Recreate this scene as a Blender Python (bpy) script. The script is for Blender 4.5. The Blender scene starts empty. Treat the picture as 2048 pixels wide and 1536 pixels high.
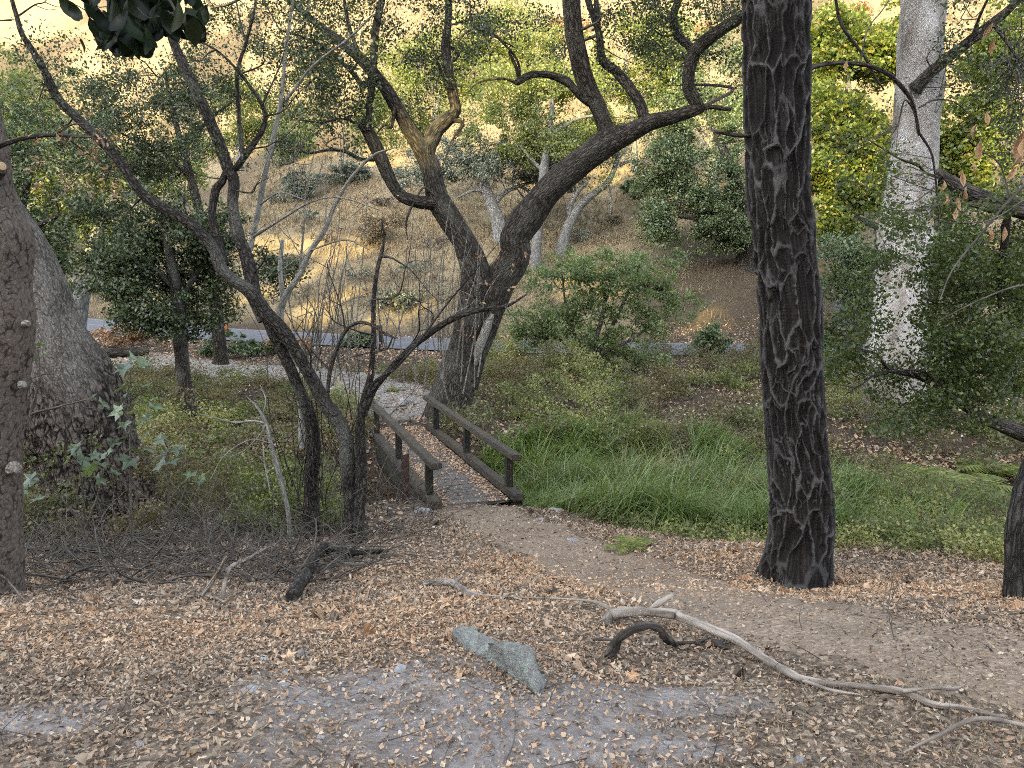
import bpy, bmesh, math
import numpy as np
from mathutils import Vector, Matrix

SC = bpy.context.scene
COL = SC.collection
R = math.radians
# ------------------------------------------------------------------ camera, sky, sun, exposure
PITCH = R(8.25); FPX = 1538.0                      # photo pixels: 2048 x 1536
cam = bpy.data.objects.new('camera', bpy.data.cameras.new('camera'))
COL.objects.link(cam); SC.camera = cam
cam.location = (0, 0, 0)                           # eye height is the origin
cam.rotation_euler = (R(90) - PITCH, 0, 0)
cam.data.sensor_width = 36; cam.data.lens = 36 * FPX / 2048
cam.data.clip_start = 0.05; cam.data.clip_end = 1000
SUN_EL = R(15); SUN_V = np.array([-0.45, -0.86, 0.0]); SUN_V /= np.linalg.norm(SUN_V)
SUN_V = np.array([SUN_V[0] * math.cos(SUN_EL), SUN_V[1] * math.cos(SUN_EL), math.sin(SUN_EL)])   # towards the sun
W = bpy.data.worlds.new('World'); SC.world = W; W.use_nodes = True
wn = W.node_tree.nodes; wl = W.node_tree.links
sky = wn.new('ShaderNodeTexSky'); sky.sky_type = 'NISHITA'; sky.sun_disc = False
sky.sun_elevation = SUN_EL; sky.sun_rotation = math.atan2(SUN_V[0], SUN_V[1]); sky.dust_density = 2.0; sky.ozone_density = 0.6
hs = wn.new('ShaderNodeHueSaturation'); hs.inputs['Saturation'].default_value = 0.47
wl.new(sky.outputs[0], hs.inputs['Color'])
wl.new(hs.outputs[0], wn['Background'].inputs['Color']); wn['Background'].inputs['Strength'].default_value = 0.15
sun = bpy.data.objects.new('sun', bpy.data.lights.new('sun', 'SUN')); COL.objects.link(sun)
sun.data.energy = 2.0; sun.data.angle = R(0.5); sun.data.color = (1.0, 0.78, 0.30)
sun.rotation_euler = Vector(SUN_V).to_track_quat('Z', 'Y').to_euler()
SC.view_settings.view_transform = 'Standard'; SC.view_settings.look = 'None'
SC.view_settings.exposure = 3.1; SC.view_settings.gamma = 1
SC.render.engine = 'CYCLES'
SC.cycles.max_bounces = 5; SC.cycles.diffuse_bounces = 2; SC.cycles.glossy_bounces = 2
SC.cycles.transmission_bounces = 3; SC.cycles.transparent_max_bounces = 4
SC.cycles.sample_clamp_indirect = 1.5; SC.cycles.filter_width = 1.0; SC.cycles.use_denoising = False; SC.cycles.denoiser = 'OPENIMAGEDENOISE'; SC.cycles.denoising_prefilter = 'NONE'; SC.cycles.denoising_input_passes = 'RGB_ALBEDO_NORMAL'

rng = np.random.default_rng(7)
# ------------------------------------------------------------------ numpy helpers
def hash3(i, j, k):
    n = (i.astype(np.int64) * 73856093) ^ (j.astype(np.int64) * 19349663) ^ (k.astype(np.int64) * 83492791)
    n = (n * 1103515245 + 12345) & 0x7fffffff; n = n ^ (n >> 13); n = (n * 1274126177) & 0x7fffffff
    return (n & 0xffffff) / float(0xffffff)
def vnoise(p, seed=0):                             # value noise in -1..1
    p = np.asarray(p, float); f = np.floor(p); t = p - f; t = t * t * (3 - 2 * t); f = f.astype(np.int64) + seed * 131
    r = 0
    for a in (0, 1):
        for b in (0, 1):
            for c in (0, 1):
                w = (t[..., 0] if a else 1 - t[..., 0]) * (t[..., 1] if b else 1 - t[..., 1]) * (t[..., 2] if c else 1 - t[..., 2])
                r = r + w * hash3(f[..., 0] + a, f[..., 1] + b, f[..., 2] + c)
    return r * 2 - 1
def fbm(p, seed=0, oct=3):
    p = np.asarray(p, float); r = 0; a = 1.0
    for o in range(oct):
        r = r + a * vnoise(p * 2.03 ** o, seed + o * 7); a *= 0.5
    return r
def n2(x, y, s, seed=0, oct=3):
    x, y = np.broadcast_arrays(np.asarray(x, float), np.asarray(y, float))
    return fbm(np.stack([x * s, y * s, np.zeros_like(x)], -1), seed, oct)
def sstep(a, b, x):
    t = np.clip((x - a) / (b - a), 0, 1); return t * t * (3 - 2 * t)
def ray(px, py):
    x = (np.asarray(px, float) - 1024) / FPX; y = (768 - np.asarray(py, float)) / FPX
    c, s = math.cos(PITCH), math.sin(PITCH)
    return np.stack([x, c + y * s, -s + y * c], -1)
def at(px, py, Y):                                 # the point at distance Y (m, ahead) seen at a photo pixel
    d = ray(px, py); return d * (np.asarray(Y, float) / d[..., 1])[..., None]

class Buf:
    def __init__(s): s.V = []; s.B = []; s.Q = []; s.T = []; s.tq = []; s.tt = []; s.hq = []; s.ht = []; s.n = 0; s.mq = []; s.mt = []; s.mi = 0
    def add(s, V, Q=None, T=None, tint=0.5, hue=0.5, bark=None):
        V = np.asarray(V, float).reshape(-1, 3); s.V.append(V)
        s.B.append(V if bark is None else np.asarray(bark, float).reshape(-1, 3))
        if Q is not None and len(Q):
            Q = np.asarray(Q).reshape(-1, 4); s.Q.append(Q + s.n)
            s.tq.append(np.broadcast_to(tint, (len(Q),)).astype(float)); s.hq.append(np.broadcast_to(hue, (len(Q),)).astype(float)); s.mq.append(np.full(len(Q), s.mi))
        if T is not None and len(T):
            T = np.asarray(T).reshape(-1, 3); s.T.append(T + s.n)
            tt = tint if np.ndim(tint) == 0 or len(tint) == len(T) else np.mean(tint); hh = hue if np.ndim(hue) == 0 or len(hue) == len(T) else np.mean(hue)
            s.tt.append(np.broadcast_to(tt, (len(T),)).astype(float)); s.ht.append(np.broadcast_to(hh, (len(T),)).astype(float)); s.mt.append(np.full(len(T), s.mi))
        s.n += len(V)
    def join(s, o, mi):
        if not o.n: return s
        s.V += o.V; s.B += o.B; s.Q += [q + s.n for q in o.Q]; s.T += [q + s.n for q in o.T]; s.tq += o.tq; s.tt += o.tt; s.hq += o.hq; s.ht += o.ht
        s.mq += [q * 0 + mi for q in o.mq]; s.mt += [q * 0 + mi for q in o.mt]; s.n += o.n; return s
    def build(s, name, mat, parent=None, smooth=False, extra=None):
        V = np.concatenate(s.V); me = bpy.data.meshes.new(name)
        Q = np.concatenate(s.Q) if s.Q else np.zeros((0, 4), int); T = np.concatenate(s.T) if s.T else np.zeros((0, 3), int)
        me.vertices.add(len(V)); me.vertices.foreach_set('co', V.astype(np.float32).ravel())
        nl = Q.size + T.size; me.loops.add(nl)
        me.loops.foreach_set('vertex_index', np.concatenate([Q.ravel(), T.ravel()]).astype(np.int32))
        me.polygons.add(len(Q) + len(T))
        me.polygons.foreach_set('loop_start', np.concatenate([np.arange(len(Q)) * 4, Q.size + np.arange(len(T)) * 3]).astype(np.int32))
        me.polygons.foreach_set('use_smooth', np.full(len(Q) + len(T), bool(smooth)))
        me.update(calc_edges=True)
        for nm, aq, at_ in (('tint', s.tq, s.tt), ('hue', s.hq, s.ht)):
            a = me.attributes.new(nm, 'FLOAT', 'FACE'); a.data.foreach_set('value', np.concatenate(aq + at_).astype(np.float32))
        a = me.attributes.new('bark', 'FLOAT_VECTOR', 'POINT'); a.data.foreach_set('vector', np.concatenate(s.B).astype(np.float32).ravel())
        if extra:
            for nm, val in extra.items():
                if val.ndim == 2:
                    a = me.attributes.new(nm, 'FLOAT_COLOR', 'POINT'); a.data.foreach_set('color', val.astype(np.float32).ravel())
                else:
                    a = me.attributes.new(nm, 'FLOAT', 'POINT'); a.data.foreach_set('value', val.astype(np.float32))
        for m_ in (mat if isinstance(mat, tuple) else (mat,)): me.materials.append(m_)
        if isinstance(mat, tuple): me.polygons.foreach_set('material_index', np.concatenate(s.mq + s.mt).astype(np.int32))
        o = bpy.data.objects.new(name, me); COL.objects.link(o)
        if parent: o.parent = parent; o.matrix_parent_inverse = Matrix.Translation(-Vector(parent.location))
        return o
def tag(o, label=None, cat=None, group=None, kind=None):
    if label: o['label'] = label
    if cat: o['category'] = cat
    if group: o['group'] = group
    if kind: o['kind'] = kind
    return o
def root(name, loc, label, cat, group=None):
    o = bpy.data.objects.new(name, None); COL.objects.link(o); o.location = tuple(loc); o.empty_display_size = 0.2
    return tag(o, label, cat, group)

# ------------------------------------------------------------------ materials
class N:
    def __init__(s, name):
        s.m = bpy.data.materials.new(name); s.m.use_nodes = True; s.t = s.m.node_tree; s.t.nodes.clear()
        s.out = s.t.nodes.new('ShaderNodeOutputMaterial')
    def n(s, typ, ins=None, **kw):
        x = s.t.nodes.new('ShaderNode' + typ)
        for k, v in kw.items(): setattr(x, k, v)
        for k, v in (ins or {}).items():
            if isinstance(v, bpy.types.NodeSocket): s.t.links.new(v, x.inputs[k])
            else: x.inputs[k].default_value = v
        return x
    def attr(s, name, out='Fac'): return s.n('Attribute', attribute_name=name).outputs[out]
    def ramp(s, fac, stops):
        r = s.n('ValToRGB', {'Fac': fac}); e = r.color_ramp.elements
        while len(e) < len(stops): e.new(0.5)
        for i, (p, c) in enumerate(stops): e[i].position = p; e[i].color = (*c, 1) if len(c) == 3 else c
        return r.outputs['Color']
    def mix(s, f, a, b, mode='MIX'):
        m = s.n('MixRGB', blend_type=mode)
        for k, v in ((0, f), (1, a), (2, b)):
            if isinstance(v, bpy.types.NodeSocket): s.t.links.new(v, m.inputs[k])
            else: m.inputs[k].default_value = v if k == 0 else ((*v, 1) if len(v) == 3 else v)
        return m.outputs[0]
    def math(s, op, a, b=0.0):
        m = s.n('Math', operation=op)
        for k, v in ((0, a), (1, b)):
            if isinstance(v, bpy.types.NodeSocket): s.t.links.new(v, m.inputs[k])
            else: m.inputs[k].default_value = v
        return m.outputs[0]
    def noise(s, vec, scale, detail=4, rough=0.6): return s.n('TexNoise', {'Vector': vec, 'Scale': scale, 'Detail': detail, 'Roughness': rough}).outputs['Fac']
    def mapping(s, vec, sc): return s.n('Mapping', {'Vector': vec, 'Scale': sc}).outputs[0]
    def pos(s): return s.n('NewGeometry').outputs['Position']
    def obj(s): return s.n('TexCoord').outputs['Object']
    def bump(s, h, strength, dist): return s.n('Bump', {'Height': h, 'Strength': strength, 'Distance': dist}).outputs[0]
    def surf(s, color, rough=0.9, normal=None, spec=0.25):
        p = s.n('BsdfPrincipled', {'Base Color': color if isinstance(color, bpy.types.NodeSocket) else (*color, 1), 'Roughness': rough, 'Specular IOR Level': spec})
        if normal: s.t.links.new(normal, p.inputs['Normal'])
        s.t.links.new(p.outputs[0], s.out.inputs[0]); return s.m

def leaf_mat(name, stops, trans=0.4, gloss=0.06, rough=0.45, hue=None):
    """leaf colour follows the leaf's own random tint (first ramp) and, with hue stops, the patch's hue"""
    b = N(name); c = b.ramp(b.attr('tint'), stops)
    if hue: c = b.mix(0.5, c, b.ramp(b.attr('hue'), hue))
    d = b.n('BsdfDiffuse', {'Color': c}); t = b.n('BsdfTranslucent', {'Color': b.mix(0.5, c, (0.16, 0.18, 0.02), 'ADD') if trans > 0.3 else c})
    m = b.n('MixShader', {0: trans, 1: d.outputs[0], 2: t.outputs[0]})
    g = b.n('BsdfGlossy', {'Color': (1, 1, 1, 1), 'Roughness': rough}); m2 = b.n('MixShader', {0: gloss, 1: m.outputs[0], 2: g.outputs[0]})
    b.t.links.new(m2.outputs[0], b.out.inputs[0]); return b.m

def bark_mat(name, dark, light, fleck, sc=9.0, stretch=0.35, bump=0.6, fl_amt=0.35):
    b = N(name); v = b.mapping(b.attr('bark', 'Vector'), (sc, sc, sc * stretch))
    warp = b.n('TexNoise', {'Vector': v, 'Scale': 0.9, 'Detail': 3})
    vv = b.n('VectorMath', {0: v, 1: b.n('VectorMath', {0: warp.outputs['Color'], 3: 1.6}, operation='SCALE').outputs[0]}, operation='ADD').outputs[0]
    vo = b.n('TexVoronoi', {'Vector': vv, 'Scale': 1.0}, feature='DISTANCE_TO_EDGE').outputs['Distance']
    fine = b.noise(vv, 3.5, 5, 0.7)
    h = b.math('ADD', b.math('MINIMUM', b.math('MULTIPLY', vo, 2.2), 0.6), b.math('MULTIPLY', fine, 0.55))
    c = b.ramp(h, [(0.18, dark), (0.55, tuple((d + l) / 2 for d, l in zip(dark, light))), (0.9, light)])
    big = b.noise(b.mapping(b.attr('bark', 'Vector'), (2.2, 2.2, 1.2)), 1.0, 4)
    c = b.mix(b.math('MULTIPLY', b.ramp(big, [(0.5, (0, 0, 0)), (0.68, (1, 1, 1))]), fl_amt), c, fleck)
    return b.surf(c, 0.95, b.bump(h, bump, 0.035), 0.1)

# ------------------------------------------------------------------ terrain
_k = np.array([(-6, -1.45), (0, -1.58), (2.4, -1.66), (3.0, -1.74), (4, -1.94), (5.2, -2.28), (6.2, -2.60), (8.7, -3.12), (10.6, -3.39), (11.5, -3.43),
               (16.5, -3.41), (18, -3.32), (22, -3.12), (27, -3.02), (70, -3.0)])
_Y = np.arange(-8, 72, 0.05); _Z = np.interp(_Y, _k[:, 0], _k[:, 1]); _g = np.exp(-np.linspace(-2, 2, 17) ** 2); _g /= _g.sum()
_Z = np.convolve(np.pad(_Z, 8, mode='edge'), _g, 'valid')
def road_y(x):
    x = np.asarray(x, float); return np.interp(x, [-80, -40, -30, -22, -12, -2.5, 3, 8, 20, 40, 90], [76, 53, 46, 39.8, 34.8, 31.4, 30.2, 29.5, 28.6, 28.2, 30])
def road_z(x): return -2.97 + 0.0125 * np.maximum(0, -2.5 - np.asarray(x, float))
_e = np.arange(0, 200, 0.1); _s = np.interp(_e, [0, 1.5, 4, 20, 30, 60, 140, 160], [0.05, 0.12, 0.42, 0.46, 0.66, 0.78, 0.70, 0.3]); _f = np.cumsum(_s) * 0.1
def rd(x, y): return (y - road_y(x)) * 0.92
def H(x, y):
    x = np.asarray(x, float); y = np.asarray(y, float)
    z = np.interp(y, _Y, _Z)
    yc = np.interp(x, [-12, -5, -1.5, 1, 4, 9, 16], [11.4, 12.4, 13.7, 13.2, 12.2, 13.0, 14]); w = np.interp(x, [-12, -5, -1.5, 1, 4, 9], [1.9, 2.0, 1.75, 2.0, 3.0, 3.2])
    dp = np.interp(x, [-12, -5, -1.5, 1, 4, 9], [1.25, 1.25, 1.2, 0.6, 0.45, 0.6])
    z = z - dp * np.exp(-(np.abs(y - yc) / w) ** 5)
    d = rd(x, y); zr = road_z(x)
    z = z + (zr - z) * sstep(-9, -2.9, d)
    e = np.maximum(d - 2.7, 0)
    z = z + np.interp(e, _e, _f) * (1 + 0.16 * sstep(6, 12, x) * np.exp(-e / 40) + 0.22 * sstep(-6, -30, x)) + (n2(x, y, 0.07, 3) * 1.1 + .35 * n2(x, y * .5, .3, 8)) * np.clip(e / 12, 0, 1)
    near = sstep(-2.8, -4, d) + sstep(0.5, 3, e) * 1.6
    z = z + near * (0.05 * n2(x, y, 0.9, 11) + 0.014 * n2(x, y, 5.0, 12)) * sstep(1.2, 2.5, np.abs(x + 0.6) + np.abs(y - 11) * 0.5)
    b = np.clip(-4 - y, 0, None)                    # unseen ridge added behind the camera to shade the valley
    z = z + np.where(b < 56, 24 * (b / 56) ** 1.1, 24 - (b - 56) * 0.3) + np.clip(b, 0, 20) / 20 * 1.5 * n2(x, y, 0.05, 5)
    return z
def ground_at(px, py, y0=1.5, y1=160, dz=0.0):
    d = ray(px, py); ys = np.geomspace(y0, y1, 3000); P = d[None, :] * (ys / d[1])[:, None]
    k = np.argmax(P[:, 2] <= H(P[:, 0], P[:, 1]) + dz); return P[k] if k else at(px, py, 60.0)
def on_ground(x, y, dz=0.0): return np.stack(np.broadcast_arrays(x, y, H(x, y) + dz), -1)

BA = R(19.36); BD = np.array([-math.sin(BA), math.cos(BA)]); BN = np.array([math.cos(BA), math.sin(BA)])
DECK_Z = -3.40
_d = ray(950, 1003); BO = (_d * (DECK_Z / _d[2]))[:2]

TRAIL = np.array([ground_at(*p)[:2] for p in [(948, 1018), (1030, 1060), (1170, 1120), (1330, 1172), (1500, 1222), (1700, 1262), (1900, 1300), (2250, 1370)]])
GRAVEL = np.array([ground_at(*p)[:2] for p in [(815, 812), (760, 780), (660, 757), (540, 748), (420, 738), (300, 722), (150, 712)]])
def dist_poly(x, y, P):
    best = np.full(np.shape(x), 1e9)
    for a, b in zip(P[:-1], P[1:]):
        ab = b - a; t = np.clip(((x - a[0]) * ab[0] + (y - a[1]) * ab[1]) / (ab @ ab), 0, 1)
        best = np.minimum(best, np.hypot(x - a[0] - t * ab[0], y - a[1] - t * ab[1]))
    return best
DIRT = [(ground_at(*p)[:2], rx, ry) for p, rx, ry in [((900, 1440), 0.62, 0.55), ((740, 1410), 0.34, 0.26), ((1150, 1450), .45, .3), ((1180, 1393), 0.38, 0.19), ((1340, 1402), 0.34, 0.16), ((60, 1440), 0.28, 0.14), ((1330, 1498), .22, .09), ((1020, 1510), .34, .24)]]
def dirt_mask(x, y):
    m = np.zeros(np.shape(x))
    wob = 0.45 * n2(x, y, 2.2, 31)
    for c, rx, ry in DIRT: m = np.maximum(m, sstep(1.35, 0.6, np.hypot((x - c[0]) / rx, (y - c[1]) / ry) + wob))
    return m
def zones(x, y):
    d = rd(x, y)
    litter = sstep(13.0, 10.5, y + 0.8 * n2(x, y, .6, 41)) * sstep(-6, -2, y)
    dirt = dirt_mask(x, y)
    dry = sstep(2.5, 6.5, d + 1.2 * n2(x, y, .3, 42)) * (1 - 0.85 * sstep(0.1, 0.7, n2(x - 12.5, y - 38, 0.06, 43) + 1.1 * np.exp(-((x - 12) / 5.0) ** 2 - ((y - 38) / 8.0) ** 2)))
    grav = sstep(1.9, 1.0, dist_poly(x, y, GRAVEL) + .3 * n2(x, y, 1.0, 44))
    return np.stack([litter, dirt, dry, grav], -1)

def make_ground():
    rows = list(np.linspace(-95, -4, 50)) + list(np.linspace(-3.8, 1.9, 24)); y = 2.0
    while y < 165: rows.append(y); y += max(0.03, (0.0085 if y < 14 else 0.0125) * y)
    rows = np.array(rows); nc = 500; u = np.linspace(-1, 1, nc)
    h = 0.75 * np.maximum(rows, 2) + 1.0; au = np.abs(u)[None, :]
    X = np.where(au < 0.72, h[:, None] * au / 0.72, h[:, None] + (230 - h[:, None]) * (np.clip(au - 0.72, 0, 1) / 0.28) ** 2) * np.sign(u)[None, :]
    Y = np.broadcast_to(rows[:, None], X.shape); Z = H(X, Y)
    V = np.stack([X, Y, Z], -1).reshape(-1, 3); i = np.arange(len(rows) - 1)[:, None] * nc + np.arange(nc - 1)[None, :]
    Q = np.stack([i, i + 1, i + nc + 1, i + nc], -1).reshape(-1, 4)
    b = Buf(); b.add(V, Q)
    m = N('ground_soil'); zc = m.n('Attribute', attribute_name='zone'); sp = m.n('SeparateColor', {0: zc.outputs['Color']}); P = m.pos()
    vo = m.n('TexVoronoi', {'Vector': P, 'Scale': 38.0, 'Randomness': 1.0}); vo2 = m.n('TexVoronoi', {'Vector': P, 'Scale': 90.0})
    rnd = m.n('SeparateColor', {0: vo.outputs['Color']}).outputs[0]; rnd2 = m.n('SeparateColor', {0: vo2.outputs['Color']}).outputs[0]
    lit = m.ramp(rnd, [(0.0, (0.022, 0.017, 0.014)), (0.35, (0.06, 0.047, 0.037)), (0.65, (0.15, 0.11, 0.08)), (0.88, (0.28, 0.21, 0.15)), (1.0, (0.40, 0.33, 0.25))])
    lit = m.mix(0.45, lit, m.ramp(rnd2, [(0, (0.05, 0.04, 0.035)), (1, (0.33, 0.26, 0.19))]))
    nz = m.noise(P, 1.2, 6); nf = m.noise(P, 60.0, 4)
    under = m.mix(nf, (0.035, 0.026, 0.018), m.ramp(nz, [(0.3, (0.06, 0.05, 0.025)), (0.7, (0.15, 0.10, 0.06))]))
    n3 = m.noise(P, 9.0, 6, .7); dirt = m.mix(m.ramp(n3, [(.36, (0, 0, 0)), (.64, (1, 1, 1))]), (0.16, 0.138, 0.126), m.ramp(nz, [(0.35, (0.27, 0.24, 0.223)), (0.65, (0.39, 0.352, 0.33))])); dirt = m.mix(m.math('MULTIPLY', nf, .6), dirt, (0.10, 0.088, 0.082))
    dirt = m.mix(m.ramp(vo2.outputs['Distance'], [(0.10, (1, 1, 1)), (0.22, (0, 0, 0))]), dirt, m.ramp(rnd2, [(0.5, (0.15, 0.13, 0.12)), (1, (0.42, 0.40, 0.38))]))
    nh = m.noise(P, 0.45, 6, 0.65); nh2 = m.noise(P, 6.0, 5, 0.7)
    dry = m.mix(nh2, m.ramp(nh, [(0.36, (0.085, 0.066, 0.044)), (0.52, (0.19, 0.152, 0.092)), (0.66, (0.12, 0.104, 0.078))]), (0.23, 0.185, 0.115))
    grav = m.ramp(rnd, [(0, (0.10, 0.09, 0.08)), (0.5, (0.21, 0.19, 0.17)), (1, (0.36, 0.33, 0.29))])
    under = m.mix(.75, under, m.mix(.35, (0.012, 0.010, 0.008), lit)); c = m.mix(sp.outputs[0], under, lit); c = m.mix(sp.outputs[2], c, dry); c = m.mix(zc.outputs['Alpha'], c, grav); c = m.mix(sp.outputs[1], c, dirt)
    hh = m.math('ADD', m.math('MULTIPLY', vo.outputs['Distance'], 0.9), m.math('MULTIPLY', nf, 0.8))
    mat = m.surf(c, 0.95, m.bump(hh, 0.7, 0.025), 0.1)
    zz = zones(V[:, 0], V[:, 1])
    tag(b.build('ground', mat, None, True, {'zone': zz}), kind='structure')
make_ground()

def strip(P, hw, name, mat, dz, n=40, seed=3):
    """a path sheet laid over the ground with ragged edges"""
    t = np.concatenate([[0], np.cumsum(np.linalg.norm(np.diff(P, axis=0), axis=1))]); tt = np.linspace(0, t[-1], int(t[-1] / 0.08) + 2)
    C = np.stack([np.interp(tt, t, P[:, 0]), np.interp(tt, t, P[:, 1])], -1)
    for _ in range(30): C[1:-1] = (C[:-2] + C[2:] + 2 * C[1:-1]) / 4
    T = np.gradient(C, axis=0); T /= np.linalg.norm(T, axis=1)[:, None]; Nn = np.stack([T[:, 1], -T[:, 0]], -1)
    hl = hw * (1 + 0.30 * n2(tt, tt * 0, 1.3, seed)); hr = hw * (1 + 0.30 * n2(tt, tt * 0 + 9, 1.3, seed))
    s = np.linspace(-1, 1, n)[None, :]; off = np.where(s < 0, s * hl[:, None], s * hr[:, None])
    X = C[:, None, 0] + Nn[:, None, 0] * off; Y = C[:, None, 1] + Nn[:, None, 1] * off
    Z = H(X, Y) + dz - 0.02 * (np.abs(s) > 0.99)
    i = np.arange(len(tt) - 1)[:, None] * n + np.arange(n - 1)[None, :]
    b = Buf(); b.add(np.stack([X, Y, Z], -1).reshape(-1, 3), np.stack([i, i + n, i + n + 1, i + 1], -1).reshape(-1, 4))
    return b.build(name, mat, None, True)
m = N('trail_dust'); P = m.pos(); v1 = m.n('TexVoronoi', {'Vector': P, 'Scale': 55.0}); r1 = m.n('SeparateColor', {0: v1.outputs['Color']}).outputs[0]; nf = m.noise(P, 30, 5, .7); nz = m.noise(P, 1.6, 5)
tc = m.mix(m.ramp(nf, [(0.3, (0, 0, 0)), (0.7, (1, 1, 1))]), (0.15, 0.115, 0.088), (0.29, 0.225, 0.17)); tc = m.mix(m.math('MULTIPLY', r1, 0.55), tc, m.ramp(r1, [(0, (.06, .045, .035)), (.6, (.22, .16, .11)), (1, (.42, .33, .24))]))
tc = m.mix(m.ramp(nz, [(.45, (0, 0, 0)), (.65, (.4, .4, .4))]), tc, (0.10, 0.075, 0.06))
tag(strip(TRAIL, 0.62, 'trail', m.surf(tc, .95, m.bump(m.math('ADD', nf, v1.outputs['Distance']), .6, .02), .1), 0.006), kind='structure')
m = N('path_gravel'); P = m.pos(); v1 = m.n('TexVoronoi', {'Vector': P, 'Scale': 22.0}); r1 = m.n('SeparateColor', {0: v1.outputs['Color']}).outputs[0]
gc = m.ramp(r1, [(0, (0.11, 0.10, 0.09)), (0.45, (0.21, 0.192, 0.175)), (1, (0.36, 0.335, 0.30))])
tag(strip(GRAVEL, 1.25, 'gravel_path', m.surf(gc, .95, m.bump(v1.outputs['Distance'], .8, .04), .1), 0.012, 24, 5), kind='structure')

def make_road():
    xs = np.linspace(-75, 80, 320); yr = road_y(xs)
    for _ in range(40): yr[1:-1] = (yr[:-2] + yr[2:] + 2 * yr[1:-1]) / 4
    C = np.stack([xs, yr], -1); T = np.gradient(C, axis=0); T /= np.linalg.norm(T, axis=1)[:, None]; Nn = np.stack([-T[:, 1], T[:, 0]], -1)
    def band(o0, o1, dz, n=6):
        o = np.linspace(o0, o1, n); X = C[:, None, 0] + Nn[:, None, 0] * o; Y = C[:, None, 1] + Nn[:, None, 1] * o
        Z = np.maximum(H(X, Y), road_z(X)) * 0 + road_z(X) + 0.05 + dz
        i = np.arange(len(xs) - 1)[:, None] * n + np.arange(n - 1)[None, :]
        b = Buf(); b.add(np.stack([X, Y, Z], -1).reshape(-1, 3), np.stack([i, i + 1, i + n + 1, i + n], -1).reshape(-1, 4)); return b
    m = N('asphalt'); P = m.pos(); c = m.mix(m.noise(P, 0.7, 5), (0.055, 0.06, 0.075), (0.11, 0.115, 0.135)); c = m.mix(m.math('MULTIPLY', m.noise(P, 40, 3), .4), c, (0.16, 0.16, 0.17))
    rdo = tag(band(-2.5, 2.5, 0).build('road', m.surf(c, .85, None, .3), None, True), kind='structure')
    m = N('road_paint'); c = m.mix(m.ramp(m.noise(m.pos(), 3, 5), [(.35, (0, 0, 0)), (.6, (1, 1, 1))]), (0.14, 0.145, 0.16), (0.36, 0.36, 0.36))
    pm = m.surf(c, .7)
    tag(band(2.07, 2.15, 0.004, 2).build('edge_line', pm), kind='structure')
    tag(band(-0.04, 0.04, 0.004, 2).build('centre_line', pm), kind='structure')
make_road()

# ------------------------------------------------------------------ tubes, limbs, leaf clouds
def spline(P, step):
    """Catmull-Rom through rows of P (x, y, z, r), about one sample per step"""
    P = np.asarray(P, float)
    if len(P) == 2: P = np.stack([P[0], P[0] * .67 + P[1] * .33, P[0] * .33 + P[1] * .67, P[1]])
    A = np.vstack([2 * P[0] - P[1], P, 2 * P[-1] - P[-2]]); out = []
    for i in range(1, len(A) - 2):
        L = np.linalg.norm(A[i + 1, :3] - A[i, :3]); k = int(np.clip(L / step, 2, 60)); t = np.linspace(0, 1, k, endpoint=False)[:, None]
        a, b, c, d = A[i - 1:i + 3]
        out.append(0.5 * (2 * b + (c - a) * t + (2 * a - 5 * b + 4 * c - d) * t ** 2 + (3 * b - a - 3 * c + d) * t ** 3))
    out.append(A[-2][None]); out = np.vstack(out); out[:, 3] = np.maximum(out[:, 3], 0.0008); return out
def frames(C):
    T = np.gradient(C, axis=0); T /= np.linalg.norm(T, axis=1)[:, None] + 1e-12
    U = np.zeros_like(T); a = np.array([1.0, 0, 0]) if abs(T[0, 0]) < 0.9 else np.array([0, 1.0, 0])
    u = a - T[0] * (a @ T[0]); U[0] = u / np.linalg.norm(u)
    for i in range(1, len(C)):
        u = U[i - 1] - T[i] * (U[i - 1] @ T[i]); U[i] = u / (np.linalg.norm(u) + 1e-12)
    return T, U, np.cross(T, U)
def tube(buf, S, n=8, rough=0.08, seed=0, tint=0.5, cap=True, cap_tint=None, lump=0.0):
    """a limb: S = rows of x, y, z, r already smooth"""
    C = S[:, :3]; r = S[:, 3]; T, U, Wv = frames(C); th = np.linspace(0, 2 * np.pi, n, endpoint=False)
    s = np.concatenate([[0], np.cumsum(np.linalg.norm(np.diff(C, axis=0), axis=1))])
    ct, st = np.cos(th)[None, :], np.sin(th)[None, :]
    bark = np.stack([ct * r[:, None], st * r[:, None], np.broadcast_to(s[:, None], (len(s), n))], -1) + seed * 3.7
    rr = r[:, None] * np.ones((1, n))
    if rough: rr = rr * (1 + rough * fbm(np.stack([ct * 1.3 + 0 * s[:, None], st * 1.3 + 0 * s[:, None], (s / (np.mean(r) * 2.2 + 1e-6))[:, None] + 0 * ct], -1), seed, 3))
    if lump: rr = rr * (1 + lump * np.maximum(0, vnoise(np.stack([ct * .8 + 0 * s[:, None], st * .8 + 0 * s[:, None], (s / (np.mean(r) * 5))[:, None] + 0 * ct], -1), seed + 50)))
    V = C[:, None, :] + rr[..., None] * (ct[..., None] * U[:, None, :] + st[..., None] * Wv[:, None, :])
    m = len(C); i = np.arange(m - 1)[:, None] * n; j = np.arange(n)[None, :]; j2 = (j + 1) % n
    Q = np.stack([i + j, i + j2, i + n + j2, i + n + j], -1).reshape(-1, 4)
    buf.add(V, Q, None, tint, 0.5, bark)
    if cap:
        buf.add(np.vstack([V[0], C[0] - T[0] * r[0] * .15]), None, np.stack([(np.arange(n) + 1) % n, np.arange(n), np.full(n, n)], -1), tint)
        c = C[-1] + T[-1] * r[-1] * 0.25
        buf.add(np.vstack([V[-1], c]), None, np.stack([np.arange(n), (np.arange(n) + 1) % n, np.full(n, n)], -1), tint if cap_tint is None else cap_tint)
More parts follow.
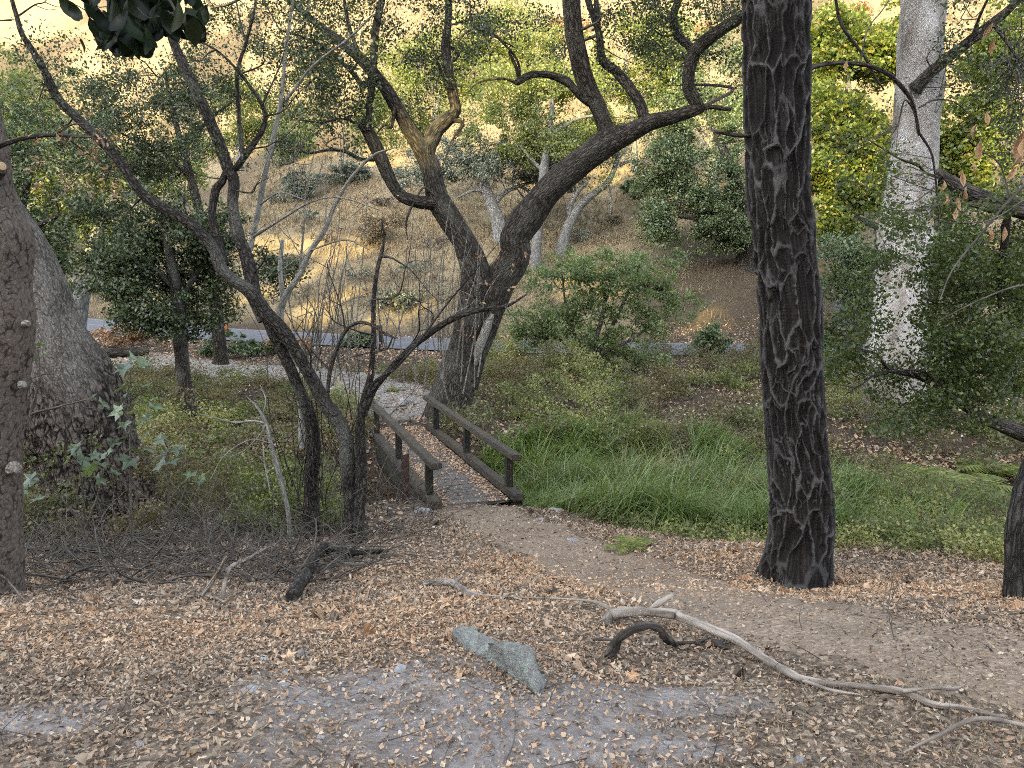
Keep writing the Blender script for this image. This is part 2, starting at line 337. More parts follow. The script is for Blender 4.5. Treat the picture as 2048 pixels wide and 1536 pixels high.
class Tree:
    """limbs in photo pixels and metres, remembered as a skeleton that twigs grow from"""
    def __init__(s, seed): s.wood = Buf(); s.twig = Buf(); s.sk = []; s.seed = seed; s.k = 0; s.ws = 1.0
    def limb(s, pts, Y0, Y1=None, n=None, rough=0.08, wid=None, cap_tint=None, flare=0, lump=0.12, sink=0, keep=True):
        pts = np.asarray(pts, float); Y1 = Y0 if Y1 is None else Y1
        L = np.concatenate([[0], np.cumsum(np.linalg.norm(np.diff(pts[:, :2], axis=0), axis=1))]); L /= L[-1]
        Y = Y0 + (Y1 - Y0) * L; P = at(pts[:, 0], pts[:, 1], Y); r = pts[:, 2] / 2 * Y / FPX * s.ws
        S = np.column_stack([P, r])
        if sink: a = S[0].copy(); a[2] -= sink; a[3] *= 1.0 + flare; S = np.vstack([a, S])
        s.add(S, n, rough, cap_tint, lump, keep); return S
    def add(s, S, n=None, rough=0.08, cap_tint=None, lump=0.12, keep=True):
        rm = np.mean(S[:, 3]); S = spline(S, max(0.02, rm * 0.8)); s.k += 1
        px = rm * FPX / max(np.mean(S[:, 1]), 1)
        n = n or int(np.clip(px * 1.6 + 5, 6, 40))
        tube(s.wood, S, n, rough, s.seed * 17 + s.k, 0.5, True, cap_tint, lump)
        if keep: s.sk.append(S)
    def grow_twigs(s, cent, r0=0.012, r1=0.003, sag=0.12, buf=None, maxlen=None, seed=0):
        """a bent twig from the nearest limb to each leaf clump"""
        g = np.random.default_rng(s.seed * 31 + seed); K = np.vstack(s.sk); out = []
        buf = buf or s.twig
        for c in cent:
            d = np.linalg.norm(K[:, :3] - c, axis=1) + 0.6 * np.maximum(0, K[:, 2] - c[2]) + 2.0 * np.maximum(0, K[:, 3] - 0.14)
            k = np.argmin(d); a = K[k, :3]; L = np.linalg.norm(c - a)
            if maxlen and L > maxlen: continue
            q = g.normal(size=(2, 3)) * L * 0.14; rr = min(r0 * (0.5 + 0.5 * min(L, 2.5)), K[k, 3] * .7)
            S = np.array([[*a, rr], [*(a * .68 + c * .32 + q[0] + [0, 0, L * sag]), rr * .75], [*(a * .34 + c * .66 + q[1] + [0, 0, L * sag * .8]), rr * .5], [*c, r1]])
            S = spline(S, max(L / 9, 0.02)); tube(buf, S, 4 if r0 < 0.02 else 5, 0, s.k, 0.5, False); s.k += 1
            out.append(S)
        return out
def bough(t, cc, frac=.10, r0=.035, seed=0):
    g = np.random.default_rng(seed + 40); k = max(3, int(len(cc) * frac)); i = g.choice(len(cc), min(k, len(cc)), replace=False)
    i = i[np.argsort([np.min(np.linalg.norm(np.vstack(t.sk)[:, :3] - cc[j], axis=1)) for j in i])]
    for j in i: t.sk.extend(t.grow_twigs(cc[j][None], r0, .007, .06, seed=int(j)))
LEAF4 = np.array([[0, -.5, 0], [.5, 0.02, .06], [0, .5, 0], [-.5, 0.02, .06]])
def rot_rand(g, n, flat=0.0):
    """random orientations; flat tips the leaf normals towards up"""
    z = g.normal(size=(n, 3)); z[:, 2] = np.abs(z[:, 2]) + flat * 0.3; z /= np.linalg.norm(z, axis=1)[:, None]
    a = g.normal(size=(n, 3)); y = a - z * np.sum(a * z, 1)[:, None]; y /= np.linalg.norm(y, axis=1)[:, None]
    return np.stack([np.cross(y, z), y, z], 1)          # rows: leaf x, y, z axes
def leaves(buf, P, g, size, aspect=0.55, flat=0.5, tint=None, hue=0.5, vary=0.45, rot=None):
    n = len(P); sz = size * (1 + vary * g.uniform(-1, 1, n)); Rm = rot_rand(g, n, flat) if rot is None else rot
    L = LEAF4[None] * np.array([aspect, 1, .5])[None, None]
    V = P[:, None, :] + np.einsum('nij,njk->nik', np.broadcast_to(L, (n, 4, 3)) * sz[:, None, None], Rm)
    t = g.uniform(0, 1, n) if tint is None else tint
    buf.add(V.reshape(-1, 3), np.arange(n * 4).reshape(n, 4), None, t, hue)
def clump_points(g, cent, rad, per, flatten=0.6):
    per = int(per * 1.5); n = len(cent); P = g.normal(size=(n, per, 3)); P /= np.linalg.norm(P, axis=2)[..., None] + 1e-9
    P *= g.uniform(0.1, 1, (n, per, 1)) ** 0.6 * np.asarray(rad).reshape(-1, 1, 1) if np.ndim(rad) else g.uniform(0.1, 1, (n, per, 1)) ** 0.6 * rad
    P[..., 2] *= flatten
    return (cent[:, None, :] + P).reshape(-1, 3)
def ellipsoid(g, c, r, n, shell=0.35, gap=0.0, gs=0.8, seed=0):
    out = np.zeros((0, 3))
    while len(out) < n:
        p = g.normal(size=(n * 4, 3)); p /= np.linalg.norm(p, axis=1)[:, None]; p *= (g.uniform(shell, 1, (n * 4, 1))) ** 0.7 * (1 + .55 * vnoise(p * 2.3 + seed * 3.1, seed + 70))[:, None]
        p = np.asarray(c) + p * np.asarray(r)
        if gap > -5: p = p[vnoise(p * gs, seed) > gap]
        out = np.vstack([out, p])
    return out[:n]

# leaf colours
OAK = [(0, (0.020, 0.032, 0.014)), (0.55, (0.055, 0.082, 0.030)), (0.9, (0.10, 0.13, 0.045)), (1.0, (0.15, 0.15, 0.055))]
M_OAK = leaf_mat('oak_leaf', OAK, 0.30, 0.05)
M_OAKB = leaf_mat('oak_leaf_bluish', [(0, (0.038, 0.062, 0.024)), (0.6, (0.095, 0.14, 0.052)), (1.0, (0.17, 0.21, 0.08))], 0.25, 0.06)
M_GREY = leaf_mat('blue_oak_leaf', [(0, (0.075, 0.095, 0.07)), (0.6, (0.15, 0.175, 0.13)), (1.0, (0.23, 0.24, 0.18))], 0.2, 0.04)
M_LIME = leaf_mat('sycamore_leaf', [(0, (0.05, 0.085, 0.015)), (0.5, (0.12, 0.17, 0.03)), (0.85, (0.22, 0.25, 0.05)), (1.0, (0.30, 0.22, 0.06))], 0.45, 0.04)
M_SHRUB = leaf_mat('shrub_leaf', [(0, (0.03, 0.055, 0.025)), (0.5, (0.075, 0.12, 0.05)), (0.9, (0.13, 0.18, 0.07)), (1.0, (0.20, 0.21, 0.07))], 0.35, 0.06)
M_OLIVE = leaf_mat('olive_leaf', [(0, (0.06, 0.085, 0.022)), (0.55, (0.155, 0.195, 0.05)), (1.0, (0.29, 0.30, 0.085))], 0.45, 0.04)
M_AIRY = leaf_mat('airy_shrub_leaf', [(0, (0.05, 0.085, 0.030)), (0.5, (0.115, 0.175, 0.06)), (0.9, (0.19, 0.25, 0.09)), (1.0, (0.27, 0.27, 0.09))], 0.42, 0.05)
M_DEEP = leaf_mat('deep_green_leaf', [(0, (0.012, 0.022, 0.007)), (0.55, (0.040, 0.068, 0.017)), (0.9, (0.085, 0.12, 0.03)), (1.0, (0.16, 0.17, 0.05))], 0.38, 0.035)
M_NEAR = leaf_mat('shaded_oak_leaf', [(0, (0.004, 0.009, 0.004)), (0.7, (0.011, 0.020, 0.008)), (1.0, (0.022, 0.030, 0.011))], 0.10, 0.012, 0.35)  # near-black greens: shade of the canopy overhead is put into the leaf colour
M_SAP = leaf_mat('sapling_leaf', [(0, (0.022, 0.050, 0.016)), (0.6, (0.055, 0.10, 0.034)), (0.95, (0.11, 0.17, 0.06)), (1.0, (0.25, 0.24, 0.06))], 0.35, 0.08)
M_DEADLEAF = leaf_mat('dead_leaf', [(0, (0.16, 0.085, 0.045)), (0.5, (0.30, 0.17, 0.09)), (1.0, (0.48, 0.33, 0.20))], 0.2, 0.02)
M_LITTER = leaf_mat('litter_leaf', [(0, (0.025, 0.018, 0.013)), (0.20, (0.075, 0.052, 0.034)), (0.36, (0.26, 0.19, 0.135)), (0.56, (0.47, 0.355, 0.245)), (0.75, (0.50, 0.31, 0.19)), (0.90, (0.62, 0.50, 0.36)), (1.0, (0.74, 0.66, 0.53))], 0.1, 0.02,
                    hue=[(0, (0.09, 0.072, 0.058)), (0.35, (0.22, 0.175, 0.14)), (0.62, (0.40, 0.30, 0.21)), (.85, (0.48, 0.25, 0.12)), (1, (0.50, 0.34, 0.20))])
M_BRAMBLE = leaf_mat('bramble_leaf', [(0, (0.020, 0.026, 0.010)), (0.3, (0.062, 0.072, 0.022)), (0.75, (0.165, 0.178, 0.056)), (1.0, (0.36, 0.32, 0.16))], 0.35, 0.04,
                     hue=[(0, (0.13, 0.065, 0.038)), (0.25, (0.19, 0.13, 0.075)), (0.45, (0.075, 0.088, 0.026)), (0.68, (0.10, 0.155, 0.034)), (0.85, (0.31, 0.33, 0.08)), (1, (0.50, 0.44, 0.17))])
M_DRYSCRUB = leaf_mat('dry_scrub', [(0, (0.06, 0.048, 0.042)), (0.6, (0.14, 0.115, 0.10)), (1.0, (0.22, 0.19, 0.155))], 0.2, 0.02)
M_SEDGE = leaf_mat('sedge_blade', [(0, (0.045, 0.085, 0.012)), (0.45, (0.095, 0.165, 0.030)), (0.85, (0.22, 0.31, 0.085)), (1.0, (0.50, 0.48, 0.27))], 0.35, 0.05,
                   hue=[(0, (0.26, 0.21, 0.10)), (0.22, (0.10, 0.12, 0.034)), (0.55, (0.075, 0.145, 0.026)), (1, (0.21, 0.27, 0.055))])
M_STRAW = leaf_mat('straw', [(0, (0.10, 0.082, 0.052)), (0.5, (0.20, 0.162, 0.10)), (0.85, (0.30, 0.245, 0.155)), (1.0, (0.28, 0.17, 0.10))], 0.25, 0.02)
M_FERN = leaf_mat('fern_frond', [(0, (0.075, 0.10, 0.02)), (0.6, (0.18, 0.22, 0.045)), (1.0, (0.36, 0.30, 0.09))], 0.4, 0.03)
# barks
B_OAK = bark_mat('oak_bark', (0.010, 0.009, 0.008), (0.085, 0.074, 0.064), (0.13, 0.128, 0.112), 16, 0.26, 0.9, 0.45)
B_LICH = bark_mat('lichen_bark', (0.012, 0.011, 0.010), (0.085, 0.075, 0.067), (0.17, 0.17, 0.15), 30, 0.36, 0.9, 0.7)
B_SLIM = bark_mat('slim_trunk_bark', (0.010, 0.009, 0.009), (0.085, 0.078, 0.072), (0.10, 0.095, 0.09), 34, 0.16, 1.0, 0.3)
B_PALE = bark_mat('pale_branch_bark', (0.12, 0.115, 0.10), (0.26, 0.25, 0.225), (0.34, 0.34, 0.31), 20, 0.25, 0.4, 0.4)
B_BLUE = bark_mat('far_oak_bark', (0.06, 0.06, 0.058), (0.22, 0.22, 0.215), (0.30, 0.30, 0.29), 8, 0.35, 0.5, 0.3)
B_WHITE = bark_mat('far_white_bark', (0.07, 0.07, 0.068), (0.18, 0.18, 0.178), (0.25, 0.25, 0.24), 9, 0.5, 0.3, 0.3)
B_TWIG = bark_mat('twig_bark', (0.045, 0.038, 0.032), (0.13, 0.115, 0.10), (0.18, 0.17, 0.15), 30, 0.2, 0.2, 0.3)
B_DRIFT = bark_mat('bleached_wood', (0.10, 0.085, 0.072), (0.34, 0.29, 0.245), (0.42, 0.38, 0.34), 22, 0.12, 0.7, 0.5)
B_DARKW = bark_mat('old_dark_wood', (0.016, 0.013, 0.012), (0.115, 0.10, 0.088), (0.20, 0.18, 0.16), 26, 0.12, 0.9, 0.4)
B_BLACK = bark_mat('black_dead_wood', (0.008, 0.007, 0.006), (0.035, 0.03, 0.026), (0.05, 0.045, 0.04), 20, 0.3, 0.6, 0.2)

def finish(tr, name, label, cat, bark, crown=None, leafm=None, base=None, group=None, twigmat=None, extra=None):
    b = base if base is not None else tr.sk[0][0, :3]
    o = root(name, b, label, cat, group)
    if tr.wood.n: tr.wood.build('trunk', bark, o, True)
    if crown is not None and crown.n: crown.join(tr.twig, 1).build('crown', (leafm, twigmat or bark), o)
    elif tr.twig.n: tr.twig.build('foliage', twigmat or bark, o, True)
    for nm, bf, mt in (extra or []):
        if bf.n: bf.build(nm, mt, o)
    return o

# ------------------------------------------------------------------ trunks with modelled bark
def relief_trunk(pts, Y, nth, step, fn, flare=None, sink=0.35):
    """pts: photo px centre x, y, width; fn(theta, s, r, z) gives outward relief in m and two vertex values"""
    pts = np.asarray(pts, float); P = at(pts[:, 0], pts[:, 1], Y); r = pts[:, 2] / 2 * Y / FPX
    S = np.column_stack([P, r]); S = S[np.argsort(S[:, 2])]; a = S[0].copy(); a[2] -= sink; S = np.vstack([a, S])
    S = spline(S, step); k = np.linspace(0, len(S) - 1, int(np.sum(np.linalg.norm(np.diff(S[:, :3], axis=0), axis=1)) / step)); S = np.stack([np.interp(k, np.arange(len(S)), S[:, j]) for j in range(4)], -1)
    for _ in range(6): S[1:-1] = (S[:-2] + 2 * S[1:-1] + S[2:]) / 4
    C = S[:, :3]; rr = S[:, 3]; T, U, Wv = frames(C); th = np.linspace(0, 2 * np.pi, nth, endpoint=False)
    # measure the angle from the viewing side so that u is stable
    s = np.concatenate([[0], np.cumsum(np.linalg.norm(np.diff(C, axis=0), axis=1))])
    TH, SS = np.meshgrid(th, s); RR = np.broadcast_to(rr[:, None], TH.shape)
    disp, a1, a2 = fn(TH, SS, RR, C[:, 2][:, None] + 0 * TH)
    if flare is not None: disp = disp + flare(TH, C[:, 2][:, None] + 0 * TH, RR)
    V = C[:, None, :] + (RR + disp)[..., None] * (np.cos(TH)[..., None] * U[:, None, :] + np.sin(TH)[..., None] * Wv[:, None, :])
    i = np.arange(len(C) - 1)[:, None] * nth; j = np.arange(nth)[None, :]; j2 = (j + 1) % nth
    Q = np.stack([i + j, i + j2, i + nth + j2, i + nth + j], -1).reshape(-1, 4)
    b = Buf(); bark = np.stack([np.cos(TH) * RR, np.sin(TH) * RR, SS], -1); b.add(V.reshape(-1, 3), Q, None, 0.5, 0.5, bark)
    return b, {'ridge': a1.ravel(), 'zone2': a2.ravel()}, S
def worley(u, v, per, seed):
    """F1, F2 and cell random on a strip whose u wraps after per cells"""
    iu = np.floor(u).astype(int); iv = np.floor(v).astype(int); f1 = np.full(u.shape, 9.0); f2 = np.full(u.shape, 9.0); cid = np.zeros(u.shape)
    for a in (-1, 0, 1):
        for b in (-1, 0, 1):
            cu = iu + a; cv = iv + b; w = np.mod(cu, per)
            x = cu + hash3(w, cv, np.full_like(w, seed)); y = cv + hash3(w, cv, np.full_like(w, seed + 9))
            d = np.hypot(u - x, v - y); near = d < f1
            f2 = np.where(near, f1, np.minimum(f2, d)); cid = np.where(near, hash3(w, cv, np.full_like(w, seed + 21)), cid); f1 = np.where(near, d, f1)
    return f1, f2, cid
def base_flare(z0, amt, h, lobes, seed):
    def f(TH, Z, RR):
        k = np.clip(1 - (Z - z0) / h, 0, 1.4) ** 2.2
        return RR * k * amt * (0.45 + 0.55 * np.sin(TH * lobes + seed + 0.8 * np.sin(TH * 2 + seed)))
    return f

# the dark furrowed tree standing right of the trail
def dark_bark(TH, S, RR, Z):
    per = 15; u = TH / (2 * np.pi) * per; q = np.stack([np.cos(TH) * .5, np.sin(TH) * .5, S * 1.6], -1)
    u = u + 0.55 * fbm(q * 2.2, 61, 3) + .06 * fbm(np.stack([np.cos(TH) * 7, np.sin(TH) * 7, S * 22], -1), 68, 2); v = S / 0.40 + 0.45 * fbm(q * 2.0 + 9, 62, 2)
    f1, f2, cid = worley(u, v, per, 5); e = f2 - f1
    e = e + 0.045 * fbm(np.stack([np.cos(TH) * 8, np.sin(TH) * 8, S * 26], -1), 63, 3)
    g1, g2, gi = worley(u * 2, v * 1.5 + 3, per * 2, 17); e2 = g2 - g1 + 0.05 * fbm(np.stack([np.cos(TH) * 9, np.sin(TH) * 9, S * 9], -1), 66, 2)
    ridge = np.maximum(sstep(0.125, 0.02, e) * (.55 + .45 * sstep(-.5, .3, fbm(q * 2.5 + 4, 69, 2))), .7 * sstep(0.10, 0.015, e2) * sstep(-.15, .25, fbm(q * 3, 67, 2))); broad = sstep(0.6, 0.05, e)
    cross = np.sin(S * 230 + 3 * fbm(q * 6, 64, 2)) * 0.5 + 0.5
    fib = fbm(np.stack([np.cos(TH) * 16, np.sin(TH) * 16, S * 5], -1), 65, 3)
    disp = 0.026 * broad + 0.020 * ridge - 0.018 + 0.0028 * cross * (1 - ridge) + 0.0035 * fib
    return disp, ridge, np.clip(fib * .5 + .5, 0, 1)
Yd = 6.2
DP = [(1550, -260, 116), (1551, -100, 117), (1551, 0, 117), (1553, 180, 114), (1556, 365, 110), (1566, 455, 110), (1573, 550, 108), (1580, 610, 110), (1583, 720, 108), (1589, 830, 109), (1594, 900, 110), (1601, 980, 115), (1603, 1050, 117), (1598, 1100, 120), (1592, 1168, 124)]
bz = at(1592, 1168, Yd)[2]
bf, ex, S = relief_trunk(DP, Yd, 300, 0.009, dark_bark, base_flare(bz - .05, 0.42, 0.5, 3, 0.6), 0.3)
m = N('furrowed_bark'); rg = m.attr('ridge'); z2 = m.attr('zone2'); bv = m.attr('bark', 'Vector')
fn_ = m.noise(bv, 45, 4, .7); blot = m.noise(m.mapping(bv, (3, 3, 1.2)), 1.0, 4)
plate = m.mix(fn_, (0.007, 0.006, 0.006), m.ramp(blot, [(.3, (0.026, 0.019, 0.017)), (.6, (0.017, 0.015, 0.015)), (.75, (0.034, 0.032, 0.031))]))
rc = m.mix(fn_, (0.045, 0.042, 0.042), (0.115, 0.111, 0.110))
c = m.mix(rg, plate, rc)
c = m.mix(m.math('MULTIPLY', m.math('SUBTRACT', z2, .45), 0.5), c, (0.075, 0.068, 0.065))
dm = m.surf(c, .95, m.bump(fn_, .6, .006), .1)
t = Tree(3); t.sk.append(S)
dk = root('furrowed_tree', (S[0, 0], S[0, 1], bz), 'dark straight trunk with deeply furrowed net-like bark beside the trail', 'tree')
bf.build('trunk', dm, dk, True, ex)
t.limb([(1500, 272, 7), (1470, 270, 8), (1442, 265, 7), (1429, 263, 6)], 6.2, 6.05, rough=.2); t.wood.build('broken_stub', B_DARKW, dk, True)
t2 = Tree(4)
BR = t2.limb([(1608, 145, 12), (1630, 133, 9), (1670, 126, 8), (1725, 129, 8), (1770, 145, 8), (1800, 170, 8), (1824, 203, 7), (1833, 240, 6), (1838, 270, 5)], 6.25, 6.9, rough=.15)
t2.limb([(1668, -20, 5), (1681, 45, 6), (1700, 75, 6), (1728, 112, 5), (1745, 145, 5), (1768, 180, 3)], 6.5, 6.8, rough=.15)
t2.limb([(1838, 215, 4), (1870, 200, 3), (1910, 205, 2.5), (1950, 240, 2)], 6.9, 7.2, rough=.1)
t2.limb([(1833, 230, 4), (1810, 200, 3), (1797, 250, 2)], 6.9, 6.7, rough=.1)
t2.limb([(1838, 265, 5), (1860, 300, 4), (1868, 330, 4), (1875, 400, 3), (1880, 470, 2)], 6.9, 7.0, rough=.1)
t2.limb([(1720, 130, 3), (1735, 60, 2.5), (1765, 20, 2), (1790, -20, 2)], 6.6, 6.9, rough=.1)
g = np.random.default_rng(91)
ccs = np.vstack([at(g.uniform(1640, 1800, 26), g.uniform(185, 420, 26), g.uniform(6.4, 7.2, 26)), at(g.uniform(1760, 1880, 8), g.uniform(300, 460, 8), g.uniform(6.6, 7.2, 8))])
t2.grow_twigs(ccs, .006, .0015, -.05)
cr = Buf(); leaves(cr, clump_points(g, ccs, .13, 26, .8), g, .034, .6, .6)
t2.wood.build('branch', B_DARKW, dk, True); cr.join(t2.twig, 1).build('crown', (M_DEEP, B_TWIG), dk)

# the great pale-topped tree behind on the left
def plane_bark(TH, S, RR, Z):
    low = sstep(-0.7, -1.5, Z + 0.5 * fbm(np.stack([np.cos(TH), np.sin(TH), S * .8], -1), 71, 3))
    per = 58; q = np.stack([np.cos(TH) * 2, np.sin(TH) * 2, S * 2], -1)
    f1, f2, cid = worley(TH / (2 * np.pi) * per + 1.0 * fbm(q * 2, 72, 3), S / 0.20 + .9 * fbm(q * 2.2, 73, 3), per, 8); e = np.clip((f2 - f1) * 2.0 + .35 * fbm(q * 6, 76, 2), 0, 1)
    big = fbm(np.stack([np.cos(TH) * 1.5, np.sin(TH) * 1.5, S * 1.4], -1), 74, 3); fine = fbm(q * 9, 75, 3)
    disp = low * (0.014 * e - 0.008 + 0.012 * fine) + 0.05 * big * (0.5 + low) + 0.004 * fine
    return disp, e, low
Ys = 10.0
SP_ = [(-190, 150, 84), (-120, 250, 88), (-48, 350, 90), (-8, 427, 94), (44, 500, 96), (72, 579, 112), (92, 650, 126), (115, 720, 162), (138, 780, 182), (156, 842, 198), (170, 900, 200), (186, 960, 216), (196, 1020, 236)]
bz = at(196, 1020, Ys)[2]
bf, ex, S = relief_trunk(SP_, Ys, 360, 0.014, plane_bark, base_flare(bz, 0.35, 0.9, 4, 2.0), 0.8)
m = N('plane_bark'); e_ = m.attr('ridge'); lo = m.attr('zone2'); bv = m.attr('bark', 'Vector'); f_ = m.noise(bv, 22, 5, .7); g_ = m.noise(m.mapping(bv, (4, 4, 2)), 1, 5)
up = m.mix(f_, m.ramp(g_, [(.36, (0.075, 0.064, 0.055)), (.5, (0.15, 0.133, 0.118)), (.62, (0.23, 0.21, 0.19))]), (0.055, 0.048, 0.042))
dn = m.mix(m.ramp(e_, [(.05, (1, 1, 1)), (.45, (0, 0, 0))]), m.ramp(f_, [(.3, (0.055, 0.045, 0.038)), (.7, (0.155, 0.13, 0.112))]), (0.012, 0.010, 0.009))
wv = m.n('VectorMath', {0: m.mapping(bv, (13, 13, 4.5)), 1: m.n('VectorMath', {0: m.n('TexNoise', {'Vector': m.mapping(bv, (6, 6, 3)), 'Scale': 1.0, 'Detail': 4}).outputs['Color'], 3: 2.2}, operation='SCALE').outputs[0]}, operation='ADD').outputs[0]
ck = m.n('TexVoronoi', {'Vector': wv, 'Scale': 1.0}, feature='DISTANCE_TO_EDGE').outputs['Distance']; ckm = m.ramp(ck, [(.02, (1, 1, 1)), (.11, (0, 0, 0))])
fl = m.noise(m.mapping(bv, (60, 60, 22)), 1, 3, .6); up = m.mix(m.math('MULTIPLY', ckm, .45), up, (0.05, 0.043, 0.038)); up = m.mix(m.math('MULTIPLY', m.ramp(fl, [(.5, (0, 0, 0)), (.62, (1, 1, 1))]), .5), up, (0.30, 0.275, 0.25)); dn = m.mix(m.math('MULTIPLY', ckm, .85), dn, (0.012, 0.010, 0.009))
pm_ = m.surf(m.mix(lo, up, dn), .95, m.bump(m.math('SUBTRACT', m.math('MULTIPLY', f_, .6), m.math('MULTIPLY', ckm, .5)), .8, .025), .1)
o = root('great_sycamore', (S[0, 0], S[0, 1], bz), 'huge leaning trunk with smooth grey upper bark and rough dark foot at left', 'tree'); bf.build('trunk', pm_, o, True, ex)

# the white sycamore on the far right bank
def white_bark(TH, S, RR, Z):
    q = np.stack([np.cos(TH) * 1.5, np.sin(TH) * 1.5, S * 1.2], -1); big = fbm(q, 81, 3); fine = fbm(q * 7, 82, 3)
    low = sstep(-1.8, -3.0, Z + .4 * big)
    return 0.03 * big + 0.010 * fine + low * 0.03 * fbm(q * 5, 83, 2), np.clip(.5 + .5 * fine, 0, 1), low
Yw = 17.5
WP = [(1860, -160, 72), (1852, -60, 76), (1848, 0, 80), (1841, 73, 80), (1840, 150, 81), (1839, 175, 84), (1830, 255, 81), (1823, 365, 88), (1810, 470, 95), (1804, 548, 95), (1801, 610, 100), (1790, 719, 112), (1787, 829, 120), (1786, 875, 130)]
bz = at(1786, 875, Yw)[2]
bf, ex, S = relief_trunk(WP, Yw, 120, 0.03, white_bark, base_flare(bz, .3, .7, 4, 1), .6)
m = N('white_bark'); lo = m.attr('zone2'); bv = m.attr('bark', 'Vector'); f_ = m.noise(bv, 14, 5, .7); g_ = m.noise(m.mapping(bv, (2.5, 2.5, 1.1)), 1, 5)
sp_ = m.noise(bv, 26, 3, .6)
up = m.mix(m.math('MULTIPLY', m.ramp(sp_, [(.38, (1, 1, 1)), (.60, (0, 0, 0))]), .55), m.ramp(g_, [(.36, (0.17, 0.15, 0.13)), (.46, (0.36, 0.34, 0.32)), (.62, (0.52, 0.51, 0.51))]), (0.24, 0.215, 0.20))
dn = m.mix(f_, (0.06, 0.05, 0.045), (0.30, 0.27, 0.24))
o = root('white_sycamore', (S[0, 0], S[0, 1], bz), 'tall trunk with mottled white bark behind the leafy branches at right', 'tree'); bf.build('trunk', m.surf(m.mix(lo, up, dn), .9, m.bump(f_, .6, .02), .1), o, True, ex)
t = Tree(6)
t.limb([(1828, 180, 28), (1838, 168, 24), (1859, 146, 22), (1899, 113, 20), (1943, 80, 20), (1987, 44, 17), (2030, 7, 14), (2100, -70, 12)], 17.1, 15.8, rough=.12)
t.limb([(1985, 46, 8), (2010, 80, 6), (2035, 120, 4)], 16.3, 15.9); t.limb([(1940, 82, 6), (1965, 20, 5), (1990, -30, 4)], 16.5, 16.0)
t.wood.build('branch', B_OAK, o, True)
g = np.random.default_rng(92); cc = np.vstack([at(g.uniform(1890, 2080, 46), g.uniform(-10, 250, 46), g.uniform(14.6, 17, 46)), at(g.uniform(1960, 2080, 24), g.uniform(180, 360, 24), g.uniform(15, 17, 24))])
t.grow_twigs(cc, .012, .003, .05); cr = Buf(); leaves(cr, clump_points(g, cc, .3, 36, .8), g, .065, .65, .5); cr.join(t.twig, 1).build('crown', (M_OAK, B_TWIG), o)

# the trunk at the left edge
def left_bark(TH, S, RR, Z):
    q = np.stack([np.cos(TH) * 1.2, np.sin(TH) * 1.2, S * 3.5], -1); per = 22
    f1, f2, cid = worley(TH / (2 * np.pi) * per + 1.0 * fbm(q, 84, 3), S / 0.055 + .8 * fbm(q * 1.3, 85, 3), per, 3); e = np.clip((f2 - f1) * 2.2 + .3 * fbm(q * 5, 88, 2), 0, 1)
    fine = fbm(q * 6, 86, 3); big = fbm(q * .5, 87, 2)
    return 0.0025 * e + 0.004 * fine + 0.010 * big, e, np.clip(.5 + .6 * big, 0, 1)
Yl = 5.5
LP = [(-75, 60, 78), (-58, 180, 80), (-36, 290, 84), (-22, 376, 84), (-8, 427, 86), (16, 480, 90), (10, 560, 88), (17, 654, 92), (2, 773, 92), (-6, 876, 90), (-6, 1012, 90), (-4, 1100, 94), (-6, 1205, 104)]
bz = at(-6, 1205, Yl)[2]
bf, ex, S = relief_trunk(LP, Yl, 200, 0.010, left_bark, base_flare(bz, .12, .2, 4, 1), .3)
m = N('scaly_bark'); e_ = m.attr('ridge'); z2 = m.attr('zone2'); bv = m.attr('bark', 'Vector'); f_ = m.noise(bv, 40, 5, .7)
c = m.mix(m.ramp(e_, [(.04, (1, 1, 1)), (.35, (0, 0, 0))]), m.mix(z2, m.ramp(f_, [(.3, (0.062, 0.050, 0.043)), (.7, (0.155, 0.130, 0.114))]), m.ramp(f_, [(.3, (0.075, 0.058, 0.046)), (.7, (0.16, 0.132, 0.110))])), (0.03, 0.024, 0.021))
o = root('edge_tree', (S[0, 0], S[0, 1], bz), 'grey scaly trunk cut off by the left edge with a sawn branch stub', 'tree'); M_SCALY = m.surf(m.mix(m.math('MULTIPLY', m.ramp(m.noise(m.mapping(bv, (70, 70, 26)), 1, 4, .65), [(.48, (0, 0, 0)), (.62, (1, 1, 1))]), .55), c, (0.05, 0.042, 0.038)), .95, m.bump(f_, .7, .010), .1); bf.build('trunk', M_SCALY, o, True, ex)
t = Tree(8); M_CUT = N('sawn_wood'); cutc = M_CUT.mix(M_CUT.noise(M_CUT.obj(), 30, 4), (0.34, 0.23, 0.13), (0.48, 0.36, 0.22)); M_CUT = M_CUT.surf(cutc, .8)
kb = Buf(); tube(kb, spline(np.column_stack([at([-12, -3, 1], [345, 338, 334], [5.4, 5.34, 5.31]), [.06, .048, .044]]), .01), 14, .06, 3)
kb.build('branch_stub', B_DARKW, o, True); kb = Buf(); c_ = at(0, 334, 5.305); kb_ = spline(np.column_stack([np.stack([c_, c_ + (at(4, 332, 5.285) - c_)]), [.030, .027]]), .004); tube(kb, kb_, 16, .05, 5); kb.build('sawn_face', M_CUT, o, True)
for (kx, ky, kr) in ((47, 770, .030), (55, 648, .028), (30, 937, .05)):
    kb = Buf(); a = at(kx - 4, ky, 5.42); d = at(kx + 1, ky, 5.36); tube(kb, spline(np.column_stack([np.stack([a, a * .5 + d * .5, d]), [kr, kr * .95, kr * .55]]), .008), 14, .12, int(kx)); kb.build('knot', B_PALE if ky == 770 else B_DRIFT, o, True)
t.limb([(-20, 300, 12), (20, 284, 9), (68, 273, 8), (113, 270, 7), (150, 272, 6), (184, 274, 4)], 5.4, 5.2, rough=.12)
t.limb([(110, 270, 4), (150, 248, 3), (200, 258, 2.5), (240, 300, 1.5)], 5.25, 5.5, rough=.1)
